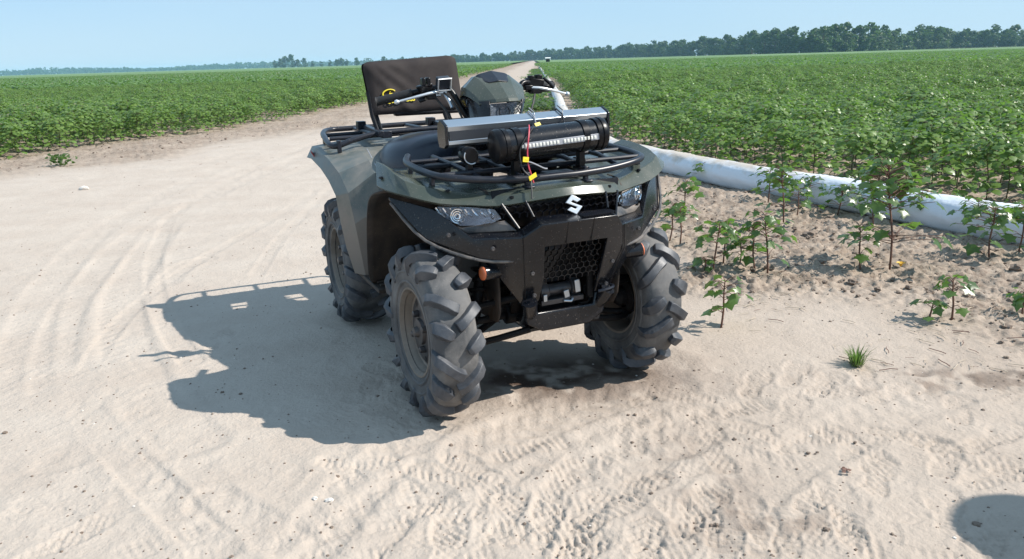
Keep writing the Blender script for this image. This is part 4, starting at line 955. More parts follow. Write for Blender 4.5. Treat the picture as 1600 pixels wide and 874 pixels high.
M['stem'] = plain('cotton_stem', (0.13, 0.065, 0.045), 0.7)
M['stem_green'] = plain('green_stem', (0.085, 0.085, 0.035), 0.7)
M['bloom'] = plain('cotton_bloom', (0.80, 0.76, 0.62), 0.6)
M['yellow_bloom'] = plain('yellow_bloom', (0.70, 0.42, 0.04), 0.6)
M['grass'] = leaf_mat('grass_blade', (0.12, 0.16, 0.05), (0.22, 0.24, 0.10), 0.5)
M['weed'] = leaf_mat('weed_leaf', (0.045, 0.08, 0.025), (0.09, 0.13, 0.05), 0.5)

# lobed leaf: fan round a raised centre, tip drooping; base at origin, along +X
def leaf_shape(full=True):
    if full:
        out = [(0, 0), (.10, .30), (-.05, .48), (.30, .42), (.48, .62), (.60, .30), (1.0, 0), (.60, -.30), (.48, -.62), (.30, -.42), (-.05, -.48), (.10, -.30)]
    else:
        out = [(0, 0), (.15, .45), (.50, .48), (1.0, 0), (.50, -.48), (.15, -.45)]
    c = (.36, 0)
    def z(x, y): return .10*(1-((x-.3)/.7)**2)-.22*max(0, x-.35)**1.3-.28*abs(y)**1.4+.02
    V = [(x, y, z(x, y)) for x, y in out]+[(c[0], 0, z(*c)-.02)]
    n_ = len(out); return np.array(V, float), [(i, (i+1) % n_, n_) for i in range(n_)]
LV, LF_ = leaf_shape(True); SV, SF = leaf_shape(False)

def leaf_xf(pos, yaw, pitch, roll, size):
    return Matrix.Translation(pos) @ Euler((roll, pitch, yaw), 'XYZ').to_matrix().to_4x4() @ Matrix.Scale(size, 4)
def plant_layout(rnd, h, spread, nl, low=.25):
    """stem polyline, petioles and leaf transforms"""
    top = Vector((rnd.uniform(-.17, .17)*h, rnd.uniform(-.17, .17)*h, h)); st = [Vector((0, 0, -.02)), top*.35+Vector((rnd.uniform(-.06, .06), rnd.uniform(-.06, .06), 0))*h, top*.7, top]
    pet = []; lv = []
    for i in range(nl):
        t = low+(1-low)*((i+rnd.random()*.7)/nl)**(.7 if nl > 100 else 1.0); az = i*2.4+rnd.uniform(-.5, .5)
        b = st[1]*(1-t)+top*t if t > .35 else st[1]*(t/.35)
        reach = spread*(1.05-.65*t)*rnd.uniform(.45, 1.0); e = b+Vector((math.cos(az)*reach, math.sin(az)*reach, h*rnd.uniform(.03, .14)))
        e.z = min(e.z, h*1.08)
        pet.append((b, e)); lv.append((e, az+rnd.uniform(-.5, .5), rnd.uniform(-.05, .75), rnd.uniform(-.45, .45), (.075+.045*rnd.random())*(1.1-.45*t)))
    return st, pet, lv
def stem_mesh(st, pet, r0, name, mat=None):
    mb = MB(); mb.tube(st, [r0, r0*.9, r0*.65, r0*.4], 5, smooth=2)
    for b, e in pet:
        mid = (b+e)/2+Vector((0, 0, .01)); mb.tube([b, mid, e], [r0*.45, r0*.35, r0*.3], 3, caps=False)
    me = bpy.data.meshes.new(name); me.from_pydata([tuple(v) for v in mb.v], [], mb.f); me.materials.append(mat or M['stem'])
    me.polygons.foreach_set('use_smooth', np.full(len(me.polygons), True)); return me
def leaves_mesh(lv, name, mat, full=True, blooms=()):
    Vb, Fb = (LV, LF_) if full else (SV, SF); V = []; F = []; T = []; mi = []
    for (pos, yw, pi_, ro, sz) in lv:
        mt = leaf_xf(pos, yw, pi_, ro, sz); A = np.array(mt)
        b = len(V); W = Vb @ A[:3, :3].T + A[:3, 3]; V += W.tolist(); F += [tuple(i+b for i in f) for f in Fb]; t = random.random(); T += [t]*len(Vb); mi += [0]*len(Fb)
    for pos, s in blooms:
        b = len(V)
        for k in range(5):
            a = 2*math.pi*k/5; c = Vector(pos)
            pts = [c, c+Vector((math.cos(a-.5)*s*.6, math.sin(a-.5)*s*.6, s*.7)), c+Vector((math.cos(a)*s, math.sin(a)*s, s*.75)), c+Vector((math.cos(a+.5)*s*.6, math.sin(a+.5)*s*.6, s*.7))]
            bb = len(V); V += [tuple(q) for q in pts]; F += [(bb, bb+1, bb+2), (bb, bb+2, bb+3)]; T += [0]*4; mi += [1, 1]
    me = mesh_np(name, V, F, mat); me.materials.append(M['bloom'])
    a = me.attributes.new('tone', 'FLOAT', 'POINT'); a.data.foreach_set('value', np.array(T, np.float32)*.75)
    me.polygons.foreach_set('material_index', np.array(mi, np.int32)); return me

# three shared leaf meshes for the individually built roadside plants
LEAF = []
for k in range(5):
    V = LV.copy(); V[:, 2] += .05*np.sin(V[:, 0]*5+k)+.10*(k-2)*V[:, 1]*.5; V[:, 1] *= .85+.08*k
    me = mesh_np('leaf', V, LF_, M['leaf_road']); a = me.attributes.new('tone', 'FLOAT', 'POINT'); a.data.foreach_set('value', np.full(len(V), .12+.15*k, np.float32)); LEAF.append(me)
PLANTS = [  # u, v of the foot, top v, leaf count, spread factor, label
 (1126, 512, 432, 9, .55, 'small cotton plant nearest the front left tyre, with a drooping lower leaf'),
 (1113, 435, 352, 11, .6, 'leafy cotton seedling standing behind the one nearest the tyre'),
 (1130, 420, 356, 10, .6, 'cotton seedling in the middle of the cluster right of the front tyre'),
 (1180, 431, 362, 8, .5, 'thin cotton seedling between two taller ones beside the tyre'),
 (1199, 433, 338, 13, .55, 'upright cotton plant at the right end of the cluster near the tyre'),
 (1345, 424, 352, 9, .5, 'slender cotton plant just left of the tallest roadside plant'),
 (1390, 420, 256, 44, .55, 'tallest roadside cotton plant, reaching above the white pipe'),
 (1450, 503, 468, 5, .7, 'tiny cotton sprout leaning beside a taller sapling on bare soil'),
 (1487, 501, 430, 8, .5, 'single thin cotton sapling standing alone on bare soil at right'),
 (1475, 352, 298, 11, .75, 'open cotton plant standing directly in front of the right part of the pipe'),
 (1546, 405, 322, 20, .75, 'bushy cotton plant with a pale bloom near the right edge'),
 (1590, 402, 330, 20, .75, 'dense cotton plant cut by the right edge of the view'),
 (1224, 349, 262, 22, .6, 'tall cotton plant in front of the pipe near its middle'),
 (1200, 318, 268, 14, .8, 'low bushy cotton plant just left of the tall one by the pipe'),
 (1308, 334, 288, 18, .9, 'rounded cotton bush with a white bloom against the pipe'),
 (1259, 322, 278, 13, .8, 'cotton bush between the tall plant and the rounded bush at the pipe'),
 (1066, 345, 280, 11, .6, 'cotton plant just right of the bumper, below the pipe'),
 (1045, 380, 318, 9, .55, 'cotton plant half hidden behind the front left tyre'),
 (1062, 385, 322, 9, .55, 'cotton plant growing close above the front left tyre'),
 (1097, 285, 257, 9, .8, 'small cotton plant standing before the pipe close to the bumper'),
 (1131, 285, 257, 10, .85, 'second small cotton plant along the pipe from the bumper'),
 (1166, 287, 272, 7, .9, 'lowest little cotton plant at the foot of the pipe'),
 (1597, 492, 454, 7, .8, 'small cotton sprout at the right edge on bare soil'),
 (1100, 433, 412, 5, .8, 'tiny cotton sprout low in front of the tyre side cluster'),
 (1520, 372, 312, 14, .8, 'cotton bush overlapping the pipe between the open plant and the bloom plant'),
 (1570, 362, 318, 13, .8, 'cotton bush against the pipe above the bushy plant with the pale bloom'),
 (1245, 336, 292, 12, .9, 'low leafy cotton bush at the foot of the tall plant by the pipe'),
 (1155, 425, 388, 9, .8, 'low leafy cotton seedling in the gap of the cluster near the tyre'),
 (1325, 300, 268, 12, .9, 'cotton bush behind the rounded bush, its leaves over the pipe'),
 (1440, 352, 300, 12, .7, 'cotton plant between the tallest plant and the open one by the pipe'),
 (1365, 352, 300, 12, .8, 'cotton bush behind the tallest plant, touching the pipe'),
]
pts = [G(u, v) for u, v, *_ in PLANTS]
gz = relief(np.array([q.x for q in pts]), np.array([q.y for q in pts]))[0]
for (u, v, vt, nl, sp_, lab), q, z0 in zip(PLANTS, pts, gz):
    rnd = random.Random(u*7+v); depth = q.y*math.cos(PITCH)+CAM_H*math.sin(PITCH); h = (v-vt)/F_PX*depth*1.04
    root = tag(empty('cotton_plant', (q.x, q.y, float(z0)), rnd.uniform(0, 6.28)), lab, 'cotton plant', 'young cotton plants along the roadside')
    st, pet, lv = plant_layout(rnd, h*.93, max(.09, h*sp_*.95), int(nl*1.9), .26)
    link('stem', stem_mesh(st, pet, .0045+h*.004, 'stem'), root)
    ks = min(1.0, .58+.5*h)
    for (pos, yw, pi_, ro, sz) in lv:
        o = link('leaf', LEAF[rnd.randrange(5)], root); o.matrix_local = leaf_xf(pos, yw, pi_+.15, ro, sz*ks*1.0)
    if 'bloom' in lab:
        me = leaves_mesh([], 'bloom', M['leaf'], True, [((lv[len(lv)//2][0]), .035)]); link('bloom', me, root)
q = G(1407, 418); mb = MB()
for k in range(6):
    a = k*1.05; mb.add([(0, 0, .0), (math.cos(a-.5)*.02, math.sin(a-.5)*.02, .03), (math.cos(a)*.032, math.sin(a)*.032, .028), (math.cos(a+.5)*.02, math.sin(a+.5)*.02, .03)], [(0, 1, 2, 3)])
o = mb.build('fallen_bloom', M['yellow_bloom'], None, loc=(q.x, q.y, hz(q.x, q.y))); tag(o, 'yellow bloom lying at the foot of the tallest roadside cotton plant', 'flower')

# ---- field plants: six shared kinds
KIND = []
for k in range(6):
    rnd = random.Random(100+k); h = rnd.uniform(.46, .58)
    st, pet, lv = plant_layout(rnd, h, .38, 165, .06)
    lv = [(a, b, c*.85, d*.9, e*.74) for a, b, c, d, e in lv]
    bl = [(Vector((rnd.uniform(-.25, .25), rnd.uniform(-.25, .25), h*.95)), .032)] if k in (1, 4) else []
    KIND.append((stem_mesh(st, pet[::5], .006, 'stem', M['stem_green']), leaves_mesh(lv, 'foliage', M['leaf'], False, bl)))
def scatter(name, pts, rot, scl, idx, srcs, label=None, cat=None):
    """one object that instances the source meshes over points"""
    coll = bpy.data.collections.new(name+'_source')
    for i, me in enumerate(srcs): coll.objects.link(bpy.data.objects.new('%s_%02d' % (name, i), me))
    me = bpy.data.meshes.new(name); me.vertices.add(len(pts)); me.vertices.foreach_set('co', np.asarray(pts, np.float32).ravel())
    for nm, a, ty in (('rot', rot, 'FLOAT'), ('scl', scl, 'FLOAT'), ('idx', idx, 'INT')):
        at = me.attributes.new(nm, ty, 'POINT'); at.data.foreach_set('value', np.asarray(a, np.int32 if ty == 'INT' else np.float32))
    o = link(name, me); tag(o, label, cat, kind='stuff')
    ng = bpy.data.node_groups.new(name, 'GeometryNodeTree'); ng.interface.new_socket('Geometry', in_out='INPUT', socket_type='NodeSocketGeometry'); ng.interface.new_socket('Geometry', in_out='OUTPUT', socket_type='NodeSocketGeometry')
    N, L = ng.nodes, ng.links; gi, go = N.new('NodeGroupInput'), N.new('NodeGroupOutput')
    ci = N.new('GeometryNodeCollectionInfo'); ci.inputs['Collection'].default_value = coll; ci.inputs['Separate Children'].default_value = True; ci.inputs['Reset Children'].default_value = True
    ip = N.new('GeometryNodeInstanceOnPoints'); ip.inputs['Pick Instance'].default_value = True
    def na(nm, ty):
        a = N.new('GeometryNodeInputNamedAttribute'); a.data_type = ty; a.inputs['Name'].default_value = nm; return a.outputs['Attribute']
    cx = N.new('ShaderNodeCombineXYZ'); L.new(na('rot', 'FLOAT'), cx.inputs['Z'])
    L.new(gi.outputs[0], ip.inputs['Points']); L.new(ci.outputs[0], ip.inputs['Instance']); L.new(na('idx', 'INT'), ip.inputs['Instance Index']); L.new(cx.outputs[0], ip.inputs['Rotation']); L.new(na('scl', 'FLOAT'), ip.inputs['Scale']); L.new(ip.outputs[0], go.inputs[0])
    mo = o.modifiers.new('scatter', 'NODES'); mo.node_group = ng; return o

# positions: rows that run away from the pipe and the road
def in_view(x, y, m=1.6):
    # within the cone the photograph could plausibly see, with a margin to both sides
    return (y > 0.5) & (np.abs(x) < 1.15*y + m + 5)
def field_points(side, ymax, row, step, r):
    ys = np.arange(2.0, ymax, row); P = []
    for yy in ys:
        x0, x1 = (-1.2*ymax, 6) if side < 0 else (0, 1.3*ymax)
        xs = np.arange(x0, x1, step); x = xs + r.uniform(-.3, .3, len(xs))*step; y = yy + .02*row*np.sin(x*.3) + r.normal(0, .09*row, len(xs))
        if side < 0: ok = seg_dist(x, y, le) < 0.05
        else: ok = seg_dist(x, y, pp) < np.where(y > 9, -.50, -.66)          # PIPE runs towards the viewer; the field is on its left
        ok &= in_view(x, y)
        P.append(np.stack([x[ok], y[ok]], 1))
    return np.concatenate(P)
r1 = np.random.default_rng(5)
near = np.concatenate([field_points(1, 48, .80, .27, r1), field_points(-1, 48, .80, .27, r1)])
gap = fbm(near[:, 0]*.8, near[:, 1]*.8, 301, 3); near = near[gap > .22]
dist = np.hypot(near[:, 0], near[:, 1]); vis = (np.abs(near[:, 0])-.6 < .66*near[:, 1])
order = np.argsort(dist+1000*(~vis)); near = near[order]
FR = near[:270]; REST = near[270:]
szn = fbm(near[:, 0]*.35, near[:, 1]*.35, 302, 3)
def size_of(P, k): return .82+.5*(fbm(P[:, 0]*.35, P[:, 1]*.35, 302, 3)-.35)+r1.uniform(-.12, .12, len(P))
sF, zF = size_of(FR, 0), relief(FR[:, 0], FR[:, 1])[0]
for i, (x, y) in enumerate(FR):
    a, b = KIND[r1.integers(6)]; right = x > 0
    root = empty('cotton_plant', (x, y, float(zF[i])), r1.uniform(0, 6.28)); root.scale = (sF[i],)*3
    if right: tag(root, 'leafy cotton plant in the front rows behind the white pipe', 'cotton plant', 'cotton plants in the front rows of the right field')
    else: tag(root, 'leafy green cotton plant at the bare edge of the left hand field', 'cotton plant', 'cotton plants at the edge of the left field')
    link('stem', a, root); link('foliage', b, root)
def join_kinds(k):  # stem and leaves in one mesh for the instanced rest
    a, b = KIND[k]; bm = bmesh.new(); bm.from_mesh(b); nb = len(bm.faces); bm.from_mesh(a); bm.faces.ensure_lookup_table()
    for f in bm.faces[nb:]: f.material_index = 2
    me = bpy.data.meshes.new('plant'); bm.to_mesh(me); bm.free(); me.materials.append(M['leaf']); me.materials.append(M['bloom']); me.materials.append(M['stem_green'])
    return me
JK = [join_kinds(k) for k in range(6)]
z = relief(REST[:, 0], REST[:, 1])[0]
scatter('cotton_field', np.column_stack([REST, z]), r1.uniform(0, 6.28, len(REST)), size_of(REST, 1), r1.integers(0, 6, len(REST)), JK, 'dense green cotton crop filling both fields behind their front rows', 'crop')
# farther rows: looser clumps with larger leaves
CL = []
for k in range(5):
    rnd = random.Random(300+k); lv = []
    for i in range(110):
        x, y = rnd.uniform(-.9, .9), rnd.uniform(-.45, .45); zz = .62-.28*(abs(y)/.45)**2+rnd.uniform(-.22, .06); lv.append((Vector((x, y, zz-.06)), rnd.uniform(0, 6.28), rnd.uniform(-.1, .5), rnd.uniform(-.45, .45), rnd.uniform(.11, .19)))
    CL.append(leaves_mesh(lv, 'clump', M['leaf_far'], False, [(Vector((.3, .1, .66)), .05)] if k == 0 else []))
ys = np.arange(48, 200, .95); P = []
for yy in ys:
    xs = np.arange(-.95*yy-3, 1.25*yy+3, 1.35+yy*.004); x = xs+r1.uniform(-.4, .4, len(xs)); y = np.full(len(x), yy)+r1.normal(0, .08, len(x))
    ok = (seg_dist(x, y, le) < -.4) | ((x > 0) & (seg_dist(x, y, pp) < -.7)); P.append(np.stack([x[ok], y[ok]], 1))
P = np.concatenate(P)
scatter('cotton_rows', np.column_stack([P, np.zeros(len(P))]), r1.uniform(-.15, .15, len(P))+math.pi*r1.integers(0, 2, len(P)), r1.uniform(.92, 1.12, len(P)), r1.integers(0, 5, len(P)), CL, 'distant rows of green cotton merging towards the horizon', 'crop')
# canopy sheets beneath and beyond the rows
m, n, l, p = nodes('crop_canopy'); tc = n.new('ShaderNodeTexCoord')
c_ = mixc(n, l, ramp(n, l, noise(n, l, .9, 8, .7, tc.outputs['Object']), .35, .65), (0.075, 0.145, 0.04), (0.14, 0.235, 0.075))
c_ = mixc(n, l, ramp(n, l, noise(n, l, .02, 4, .6, tc.outputs['Object']), .4, .65), c_, (0.13, 0.20, 0.065)); l.new(c_, p.inputs['Base Color']); p.inputs['Roughness'].default_value = .7
bump(n, l, noise(n, l, 1.6, 6, .7, tc.outputs['Object']), 1.0, .35, p); M['canopy'] = m
def sheet(name, poly, z, mat, label=None, cat=None, nseg=1):
    bm = bmesh.new(); vs = [bm.verts.new((x, y, z)) for x, y in poly]; f = bm.faces.new(vs); bmesh.ops.triangulate(bm, faces=[f]); bmesh.ops.recalc_face_normals(bm, faces=bm.faces)
    me = bpy.data.meshes.new(name); bm.to_mesh(me); bm.free(); me.materials.append(mat)
    if me.polygons[0].normal.z < 0: me.flip_normals()
    return link(name, me)
far = sheet('left_crop', [(-150, 150), (-1.6, 150), (2.3, 260), (38, 1280), (-30, 1500), (-900, 3200), (-3300, 3300), (-900, 800)], .56, M['canopy']); tag(far, 'far green cotton crop of the left field reaching to the horizon', 'crop', kind='stuff')
far = sheet('right_crop', [(7.0, 150), (230, 150), (1100, 640), (760, 640), (420, 640), (330, 620), (230, 720), (150, 940), (60, 1280), (44, 1280), (10.5, 260)], .56, M['canopy']); tag(far, 'far green cotton crop of the right field reaching to the tree line', 'crop', kind='stuff')
# verge weeds between track and pipe
W = []
for k in range(4):
    rnd = random.Random(500+k); lv = [(Vector((rnd.gauss(0, .12), rnd.gauss(0, .12), rnd.uniform(.01, .14))), rnd.uniform(0, 6.28), rnd.uniform(-.5, .5), rnd.uniform(-.5, .5), rnd.uniform(.04, .09)) for _ in range(40)]
    W.append(leaves_mesh(lv, 'weed', M['weed'], False))
yy = r1.uniform(13, 110, 900); xx = np.interp(yy, pp[::-1][:, 1], pp[::-1][:, 0])-.30-np.abs(r1.normal(0, .38, 900))
k = fbm(xx*1.2, yy*.5, 77, 2) > .42; xx, yy = xx[k], yy[k]
scatter('verge_weeds', np.column_stack([xx, yy, relief(xx, yy)[0]]), r1.uniform(0, 6.28, len(xx)), r1.uniform(.6, 1.5, len(xx)), r1.integers(0, 4, len(xx)), W, 'low green weeds growing between the dirt track and the pipe', 'weeds')

# ============================================================ grass tuft, weed, litter
def blades(name, q, nb, h, spread, seed, mat, label, cat):
    rnd = random.Random(seed); mb = MB()
    for _ in range(nb):
        a = rnd.uniform(0, 6.28); L = h*rnd.uniform(.5, 1.1); ln = rnd.uniform(.2, 1.0)*spread; w = .0022; d = Vector((math.cos(a), math.sin(a), 0)); t = Vector((-d.y, d.x, 0))*w; b = d*rnd.uniform(0, .025)
        mb.add([b-t, b+t, b+d*ln*.4+Vector((0, 0, L*.65))+t*.8, b+d*ln*.4+Vector((0, 0, L*.65))-t*.8, b+d*ln+Vector((0, 0, L*.95))], [(0, 1, 2, 3), (3, 2, 4)])
    o = mb.build(name, mat, None, loc=(q.x, q.y, hz(q.x, q.y)), recalc=False); return tag(o, label, cat)
blades('grass_tuft', G(1338, 570), 120, .085, .075, 3, M['grass'], 'green tuft of grass alone on the bare sand', 'grass tuft')
q = G(95, 260); rnd = random.Random(9)
o = link('weed', leaves_mesh([(Vector((rnd.gauss(0, .09), rnd.gauss(0, .09), rnd.uniform(.02, .16))), rnd.uniform(0, 6.28), rnd.uniform(-1.1, -.1), rnd.uniform(-.9, .9), rnd.uniform(.03, .06)) for _ in range(120)], 'weed', M['weed'], False), None, (q.x, q.y, hz(q.x, q.y)))
tag(o, 'lone grey green weed on the bare strip before the left field', 'weed')
def rock(name, q, s, mat, seed, sq=.6):
    bm = bmesh.new(); bmesh.ops.create_icosphere(bm, subdivisions=2, radius=1); rnd = random.Random(seed)
    k = [rnd.uniform(.75, 1.25) for _ in bm.verts]
    for v, f in zip(bm.verts, k): v.co = Vector((v.co.x*s*f, v.co.y*s*f*.8, v.co.z*s*sq*f))
    me = bpy.data.meshes.new(name); bm.to_mesh(me); bm.free(); me.materials.append(mat)
    return link(name, me, None, (q.x, q.y, hz(q.x, q.y)+s*sq*.4))
M['stone'] = dusty('pale_stone', (.62, .58, .53), .9, .3, .2); M['clod'] = dusty('soil_clod', (.15, .11, .083), .95, .4, .3, dscale=4)
for (u, v, s, lab) in [(492, 779, .009, 'left one of two small white stones on the sand'), (514, 781, .013, 'right and larger of two small white stones on the sand'), (132, 297, .05, 'pale stone on the bare strip left of the road')]:
    tag(rock('stone', G(u, v), s, M['stone'], u), lab, 'stone')
# crumbs: clods and pebbles nobody could count
CR = []
for k, mt in enumerate(('clod', 'clod', 'stone', 'clod')):
    bm = bmesh.new(); bmesh.ops.create_icosphere(bm, subdivisions=2, radius=1); rnd = random.Random(700+k)
    for v in bm.verts: v.co *= rnd.uniform(.62, 1.3); 
    for v in bm.verts: v.co.z *= .65
    me = bpy.data.meshes.new('crumb'); bm.to_mesh(me); bm.free(); me.materials.append(M[mt]); CR.append(me)
N = 24000; rr = np.exp(r1.uniform(math.log(1.0), math.log(20), N)); aa = r1.uniform(-.75, .75, N); cx_, cy_ = rr*np.sin(aa), rr*np.cos(aa)
hh, so, da, _ = relief(cx_, cy_); keep = r1.uniform(0, 1, N) < (.10+.7*so+.5*da); cx_, cy_, hh, so = cx_[keep], cy_[keep], hh[keep], so[keep]
sz = np.where(so > .5, np.exp(r1.normal(math.log(.0070), .6, len(cx_))), np.exp(r1.normal(math.log(.0032), .4, len(cx_)))); sz = np.clip(sz, .0025, .045)
scatter('soil_crumbs', np.column_stack([cx_, cy_, hh+sz*.2]), r1.uniform(0, 6.28, len(sz)), sz, np.where((sz < .006) & (r1.uniform(0, 1, len(sz)) < .05), 2, r1.choice([0, 1, 3], len(sz))), CR, 'crumbs of soil and small pebbles strewn over the ground', 'soil crumbs')
# dry stalks
M['straw'] = plain('dry_straw', (.48, .40, .30), .8)
ST = []
for k in range(4):
    rnd = random.Random(800+k); mb = MB(); a = Vector((-.5, 0, .02)); mb.tube([a, Vector((-.1, rnd.uniform(-.08, .08), .05)), Vector((.2, rnd.uniform(-.1, .1), .04)), Vector((.5, rnd.uniform(-.1, .1), .02))], .022, 4)
    me = bpy.data.meshes.new('stalk'); me.from_pydata([tuple(v) for v in mb.v], [], mb.f); me.materials.append(M['straw'] if k < 3 else M['stem']); ST.append(me)
sx, sy = [], []
for (u, v, du, dv, k) in [(1275, 415, 60, 18, 40), (1450, 540, 150, 40, 60), (1210, 480, 60, 40, 25), (1560, 480, 50, 30, 25), (1180, 460, 60, 30, 20), (300, 240, 260, 22, 60)]:
    for _ in range(k): q = G(u+r1.uniform(-du, du), v+r1.uniform(-dv, dv)); sx.append(q.x); sy.append(q.y)
sx, sy = np.array(sx), np.array(sy)
scatter('dry_stalks', np.column_stack([sx, sy, relief(sx, sy)[0]+.006]), r1.uniform(0, 6.28, len(sx)), r1.uniform(.025, .085, len(sx)), r1.integers(0, 4, len(sx)), ST, 'dry broken stalks littering the tilled soil', 'dry stalks')
q = G(1318, 740); o = link('dead_leaf', leaves_mesh([(Vector((random.uniform(-.015, .015), random.uniform(-.015, .015), .006)), random.uniform(0, 6), random.uniform(-.5, .3), random.uniform(-.6, .6), .014) for _ in range(6)], 'dead_leaf', M['stem'], False), None, (q.x, q.y, hz(q.x, q.y)))
tag(o, 'crumpled dark dead leaf on the trampled sand', 'leaf')

# ============================================================ trees
M['bark'] = plain('bark', (.10, .075, .055), .9)
M['tree'] = leaf_mat('tree_leaf', (0.020, 0.052, 0.019), (0.064, 0.122, 0.040), .6, (.08, .15, .03)); M['tree_pale'] = leaf_mat('tree_leaf_pale', (0.04, 0.08, 0.022), (0.085, 0.135, 0.045), .6, (.08, .13, .03))
def tree_kind(seed, h, w, mat, nl=620, ls=1.0):
    rnd = random.Random(seed); blobs = []
    for _ in range(rnd.randint(11, 15)):
        t = rnd.uniform(.06, .95); rr3 = w*(.55+.75*math.sin(math.pi*min(1, t*.85+.1)))*.5; a = rnd.uniform(0, 6.28); d = rr3*rnd.uniform(.1, .85)
        blobs.append((Vector((math.cos(a)*d, math.sin(a)*d, h*t)), w*rnd.uniform(.20, .32)))
    blobs.append((Vector((0, 0, h*.92)), w*.2)); V = []; F = []; T = []
    for i in range(nl):
        c, r_ = rnd.choice(blobs); d = Vector((rnd.gauss(0, 1), rnd.gauss(0, 1), rnd.gauss(0, 1))).normalized(); q = c+d*r_*rnd.uniform(.6, 1.05)
        e = Euler((rnd.uniform(-1.2, 1.2), rnd.uniform(-1.2, 1.2), rnd.uniform(0, 6.28))).to_matrix(); s = ls*rnd.uniform(.45, 1.0); b = len(V)
        for (x, y, z_) in ((-1, -.4, 0), (0, -.8, .2), (1, -.3, 0), (.8, .6, -.2), (-.2, .9, .1), (-.9, .5, -.1)): V.append(q+e @ Vector((x*s, y*s, z_*s)))
        F += [(b, b+1, b+2), (b, b+2, b+3), (b, b+3, b+4), (b, b+4, b+5)]; T += [rnd.random()]*6
    me = mesh_np('crown', [tuple(v) for v in V], F, mat); a = me.attributes.new('tone', 'FLOAT', 'POINT'); a.data.foreach_set('value', np.array(T, np.float32)*.7)
    mb = MB(); mb.tube([(0, 0, -.3), (rnd.uniform(-.2, .2), 0, h*.35), (rnd.uniform(-.4, .4), 0, h*.85)], [.38, .28, .1], 7)
    for c, r_ in blobs[:6]: mb.tube([(0, 0, max(.5, c.z*.55)), tuple(c)], [.15, .05], 5)
    tm = bpy.data.meshes.new('trunk'); tm.from_pydata([tuple(v) for v in mb.v], [], mb.f); tm.materials.append(M['bark']); return tm, me
TK = [tree_kind(900+k, random.uniform(14, 20), random.uniform(9, 13), M['tree']) for k in range(9)]
TP = [tree_kind(950+k, random.uniform(14, 18), random.uniform(9, 12), M['tree_pale']) for k in range(3)]
def tree(x, y, s, kind, label, group, rz, sx=1.0):
    tm, cm = kind; o = empty('tree', (x, y, 0), rz); o.scale = (s*sx, s*sx, s); tag(o, label, 'tree', group); link('trunk', tm, o); link('crown', cm, o)
# the wood on the right: pixel column -> distance and height
cols = np.array([705, 760, 860, 960, 1060, 1130, 1200, 1290, 1360, 1420, 1500, 1600, 1700, 1800]); dst = np.array([1500, 1450, 1350, 1230, 980, 860, 720, 620, 640, 720, 760, 740, 740, 740]); hpx = np.array([11, 11, 16, 17, 24, 27, 31, 37, 36, 30, 29, 27, 27, 27])
u = 705
while u < 1900:
    D = np.interp(u, cols, dst); hp = np.interp(u, cols, hpx); w = 6.6
    pale = 1400 < u < 1530 and random.random() < .5
    for row in range(2):
        Dr = D*(1+.02*random.random())+row*11; x = (u-800)/F_PX*math.cos(PITCH)*Dr*1.0+random.uniform(-2, 2)
        kd = random.choice(TP) if pale and row == 0 else random.choice(TK); s = hp/F_PX*D/17.0*random.uniform(.78, 1.12)*(1.0 if row else .92)
        tree(x, Dr, s, kd, 'pale green tree in the wood beyond the right hand field' if pale and row == 0 else 'dark green tree in the wood beyond the right hand field', 'pale trees in the right hand wood' if pale and row == 0 else 'dark trees in the right hand wood', random.uniform(0, 6.28), 1.25)
    u += w*F_PX/D*random.uniform(.75, 1.1)
# small clump left of the machine
for (u, hp, D, sx) in [(440, 10, 1500, 1), (448, 14, 1490, 1), (456, 15, 1500, 1.1), (466, 17, 1500, 1), (476, 11, 1500, 1.2), (486, 12, 1510, 1), (498, 8, 1520, 1.2), (512, 7, 1500, 1.3), (526, 9, 1500, 1.2), (536, 12, 1500, 1), (544, 14, 1500, .9), (552, 11, 1500, 1.1), (568, 12, 1490, 1.1), (585, 12, 1500, 1.1), (610, 11, 1480, 1.2), (640, 10, 1490, 1.2), (670, 10, 1500, 1.2)]:
    tree((u-800)/F_PX*math.cos(PITCH)*D, D, hp/F_PX*D/17, random.choice(TK), 'dark tree in the small clump on the skyline left of the quad bike', 'trees in the skyline clump left of the quad bike', random.uniform(0, 6.28), sx*1.1)
# far hazy wood along the left horizon
V, Fw, T = [], [], []; rnd = random.Random(77)
for i in range(900):
    u = rnd.uniform(-260, 720); D = 2900+rnd.uniform(0, 500); x = (u-800)/F_PX*math.cos(PITCH)*D; hgt = rnd.uniform(11, 19)*(1+.25*math.sin(u*.02)+.2*(vnoise(np.array([u*.05]), np.array([1.]), 9)[0]-.5)); w = rnd.uniform(7, 13)
    for j in range(14):
        q = Vector((x+rnd.uniform(-1, 1)*w, D+rnd.uniform(-6, 6), hgt*rnd.uniform(.05, 1.0))); s = rnd.uniform(2.2, 4.2); b = len(V); e = Euler((rnd.uniform(-1, 1)+1.2, rnd.uniform(-.6, .6), rnd.uniform(-.6, .6))).to_matrix()
        for (a, c) in ((-1, -.5), (0, -.9), (1, -.4), (.8, .7), (-.2, 1), (-.9, .5)): V.append(tuple(q+e @ Vector((a*s, c*s, 0))))
        Fw += [(b, b+1, b+2), (b, b+2, b+3), (b, b+3, b+4), (b, b+4, b+5)]; T += [rnd.random()]*6
me = mesh_np('far_wood', V, Fw, M['tree']); a = me.attributes.new('tone', 'FLOAT', 'POINT'); a.data.foreach_set('value', np.array(T, np.float32)*.7)
tag(link('far_wood', me), 'far hazy blue wood along the left horizon', 'wood', kind='stuff')
# pale grass strip before the right wood
M['meadow'] = plain('dry_meadow', (.24, .25, .11), .9)
o = sheet('meadow', [(340, 640), (760, 640), (760, 745), (340, 720)], .9, M['meadow']); tag(o, 'pale dry grass strip before the wood at right', 'meadow', kind='stuff')
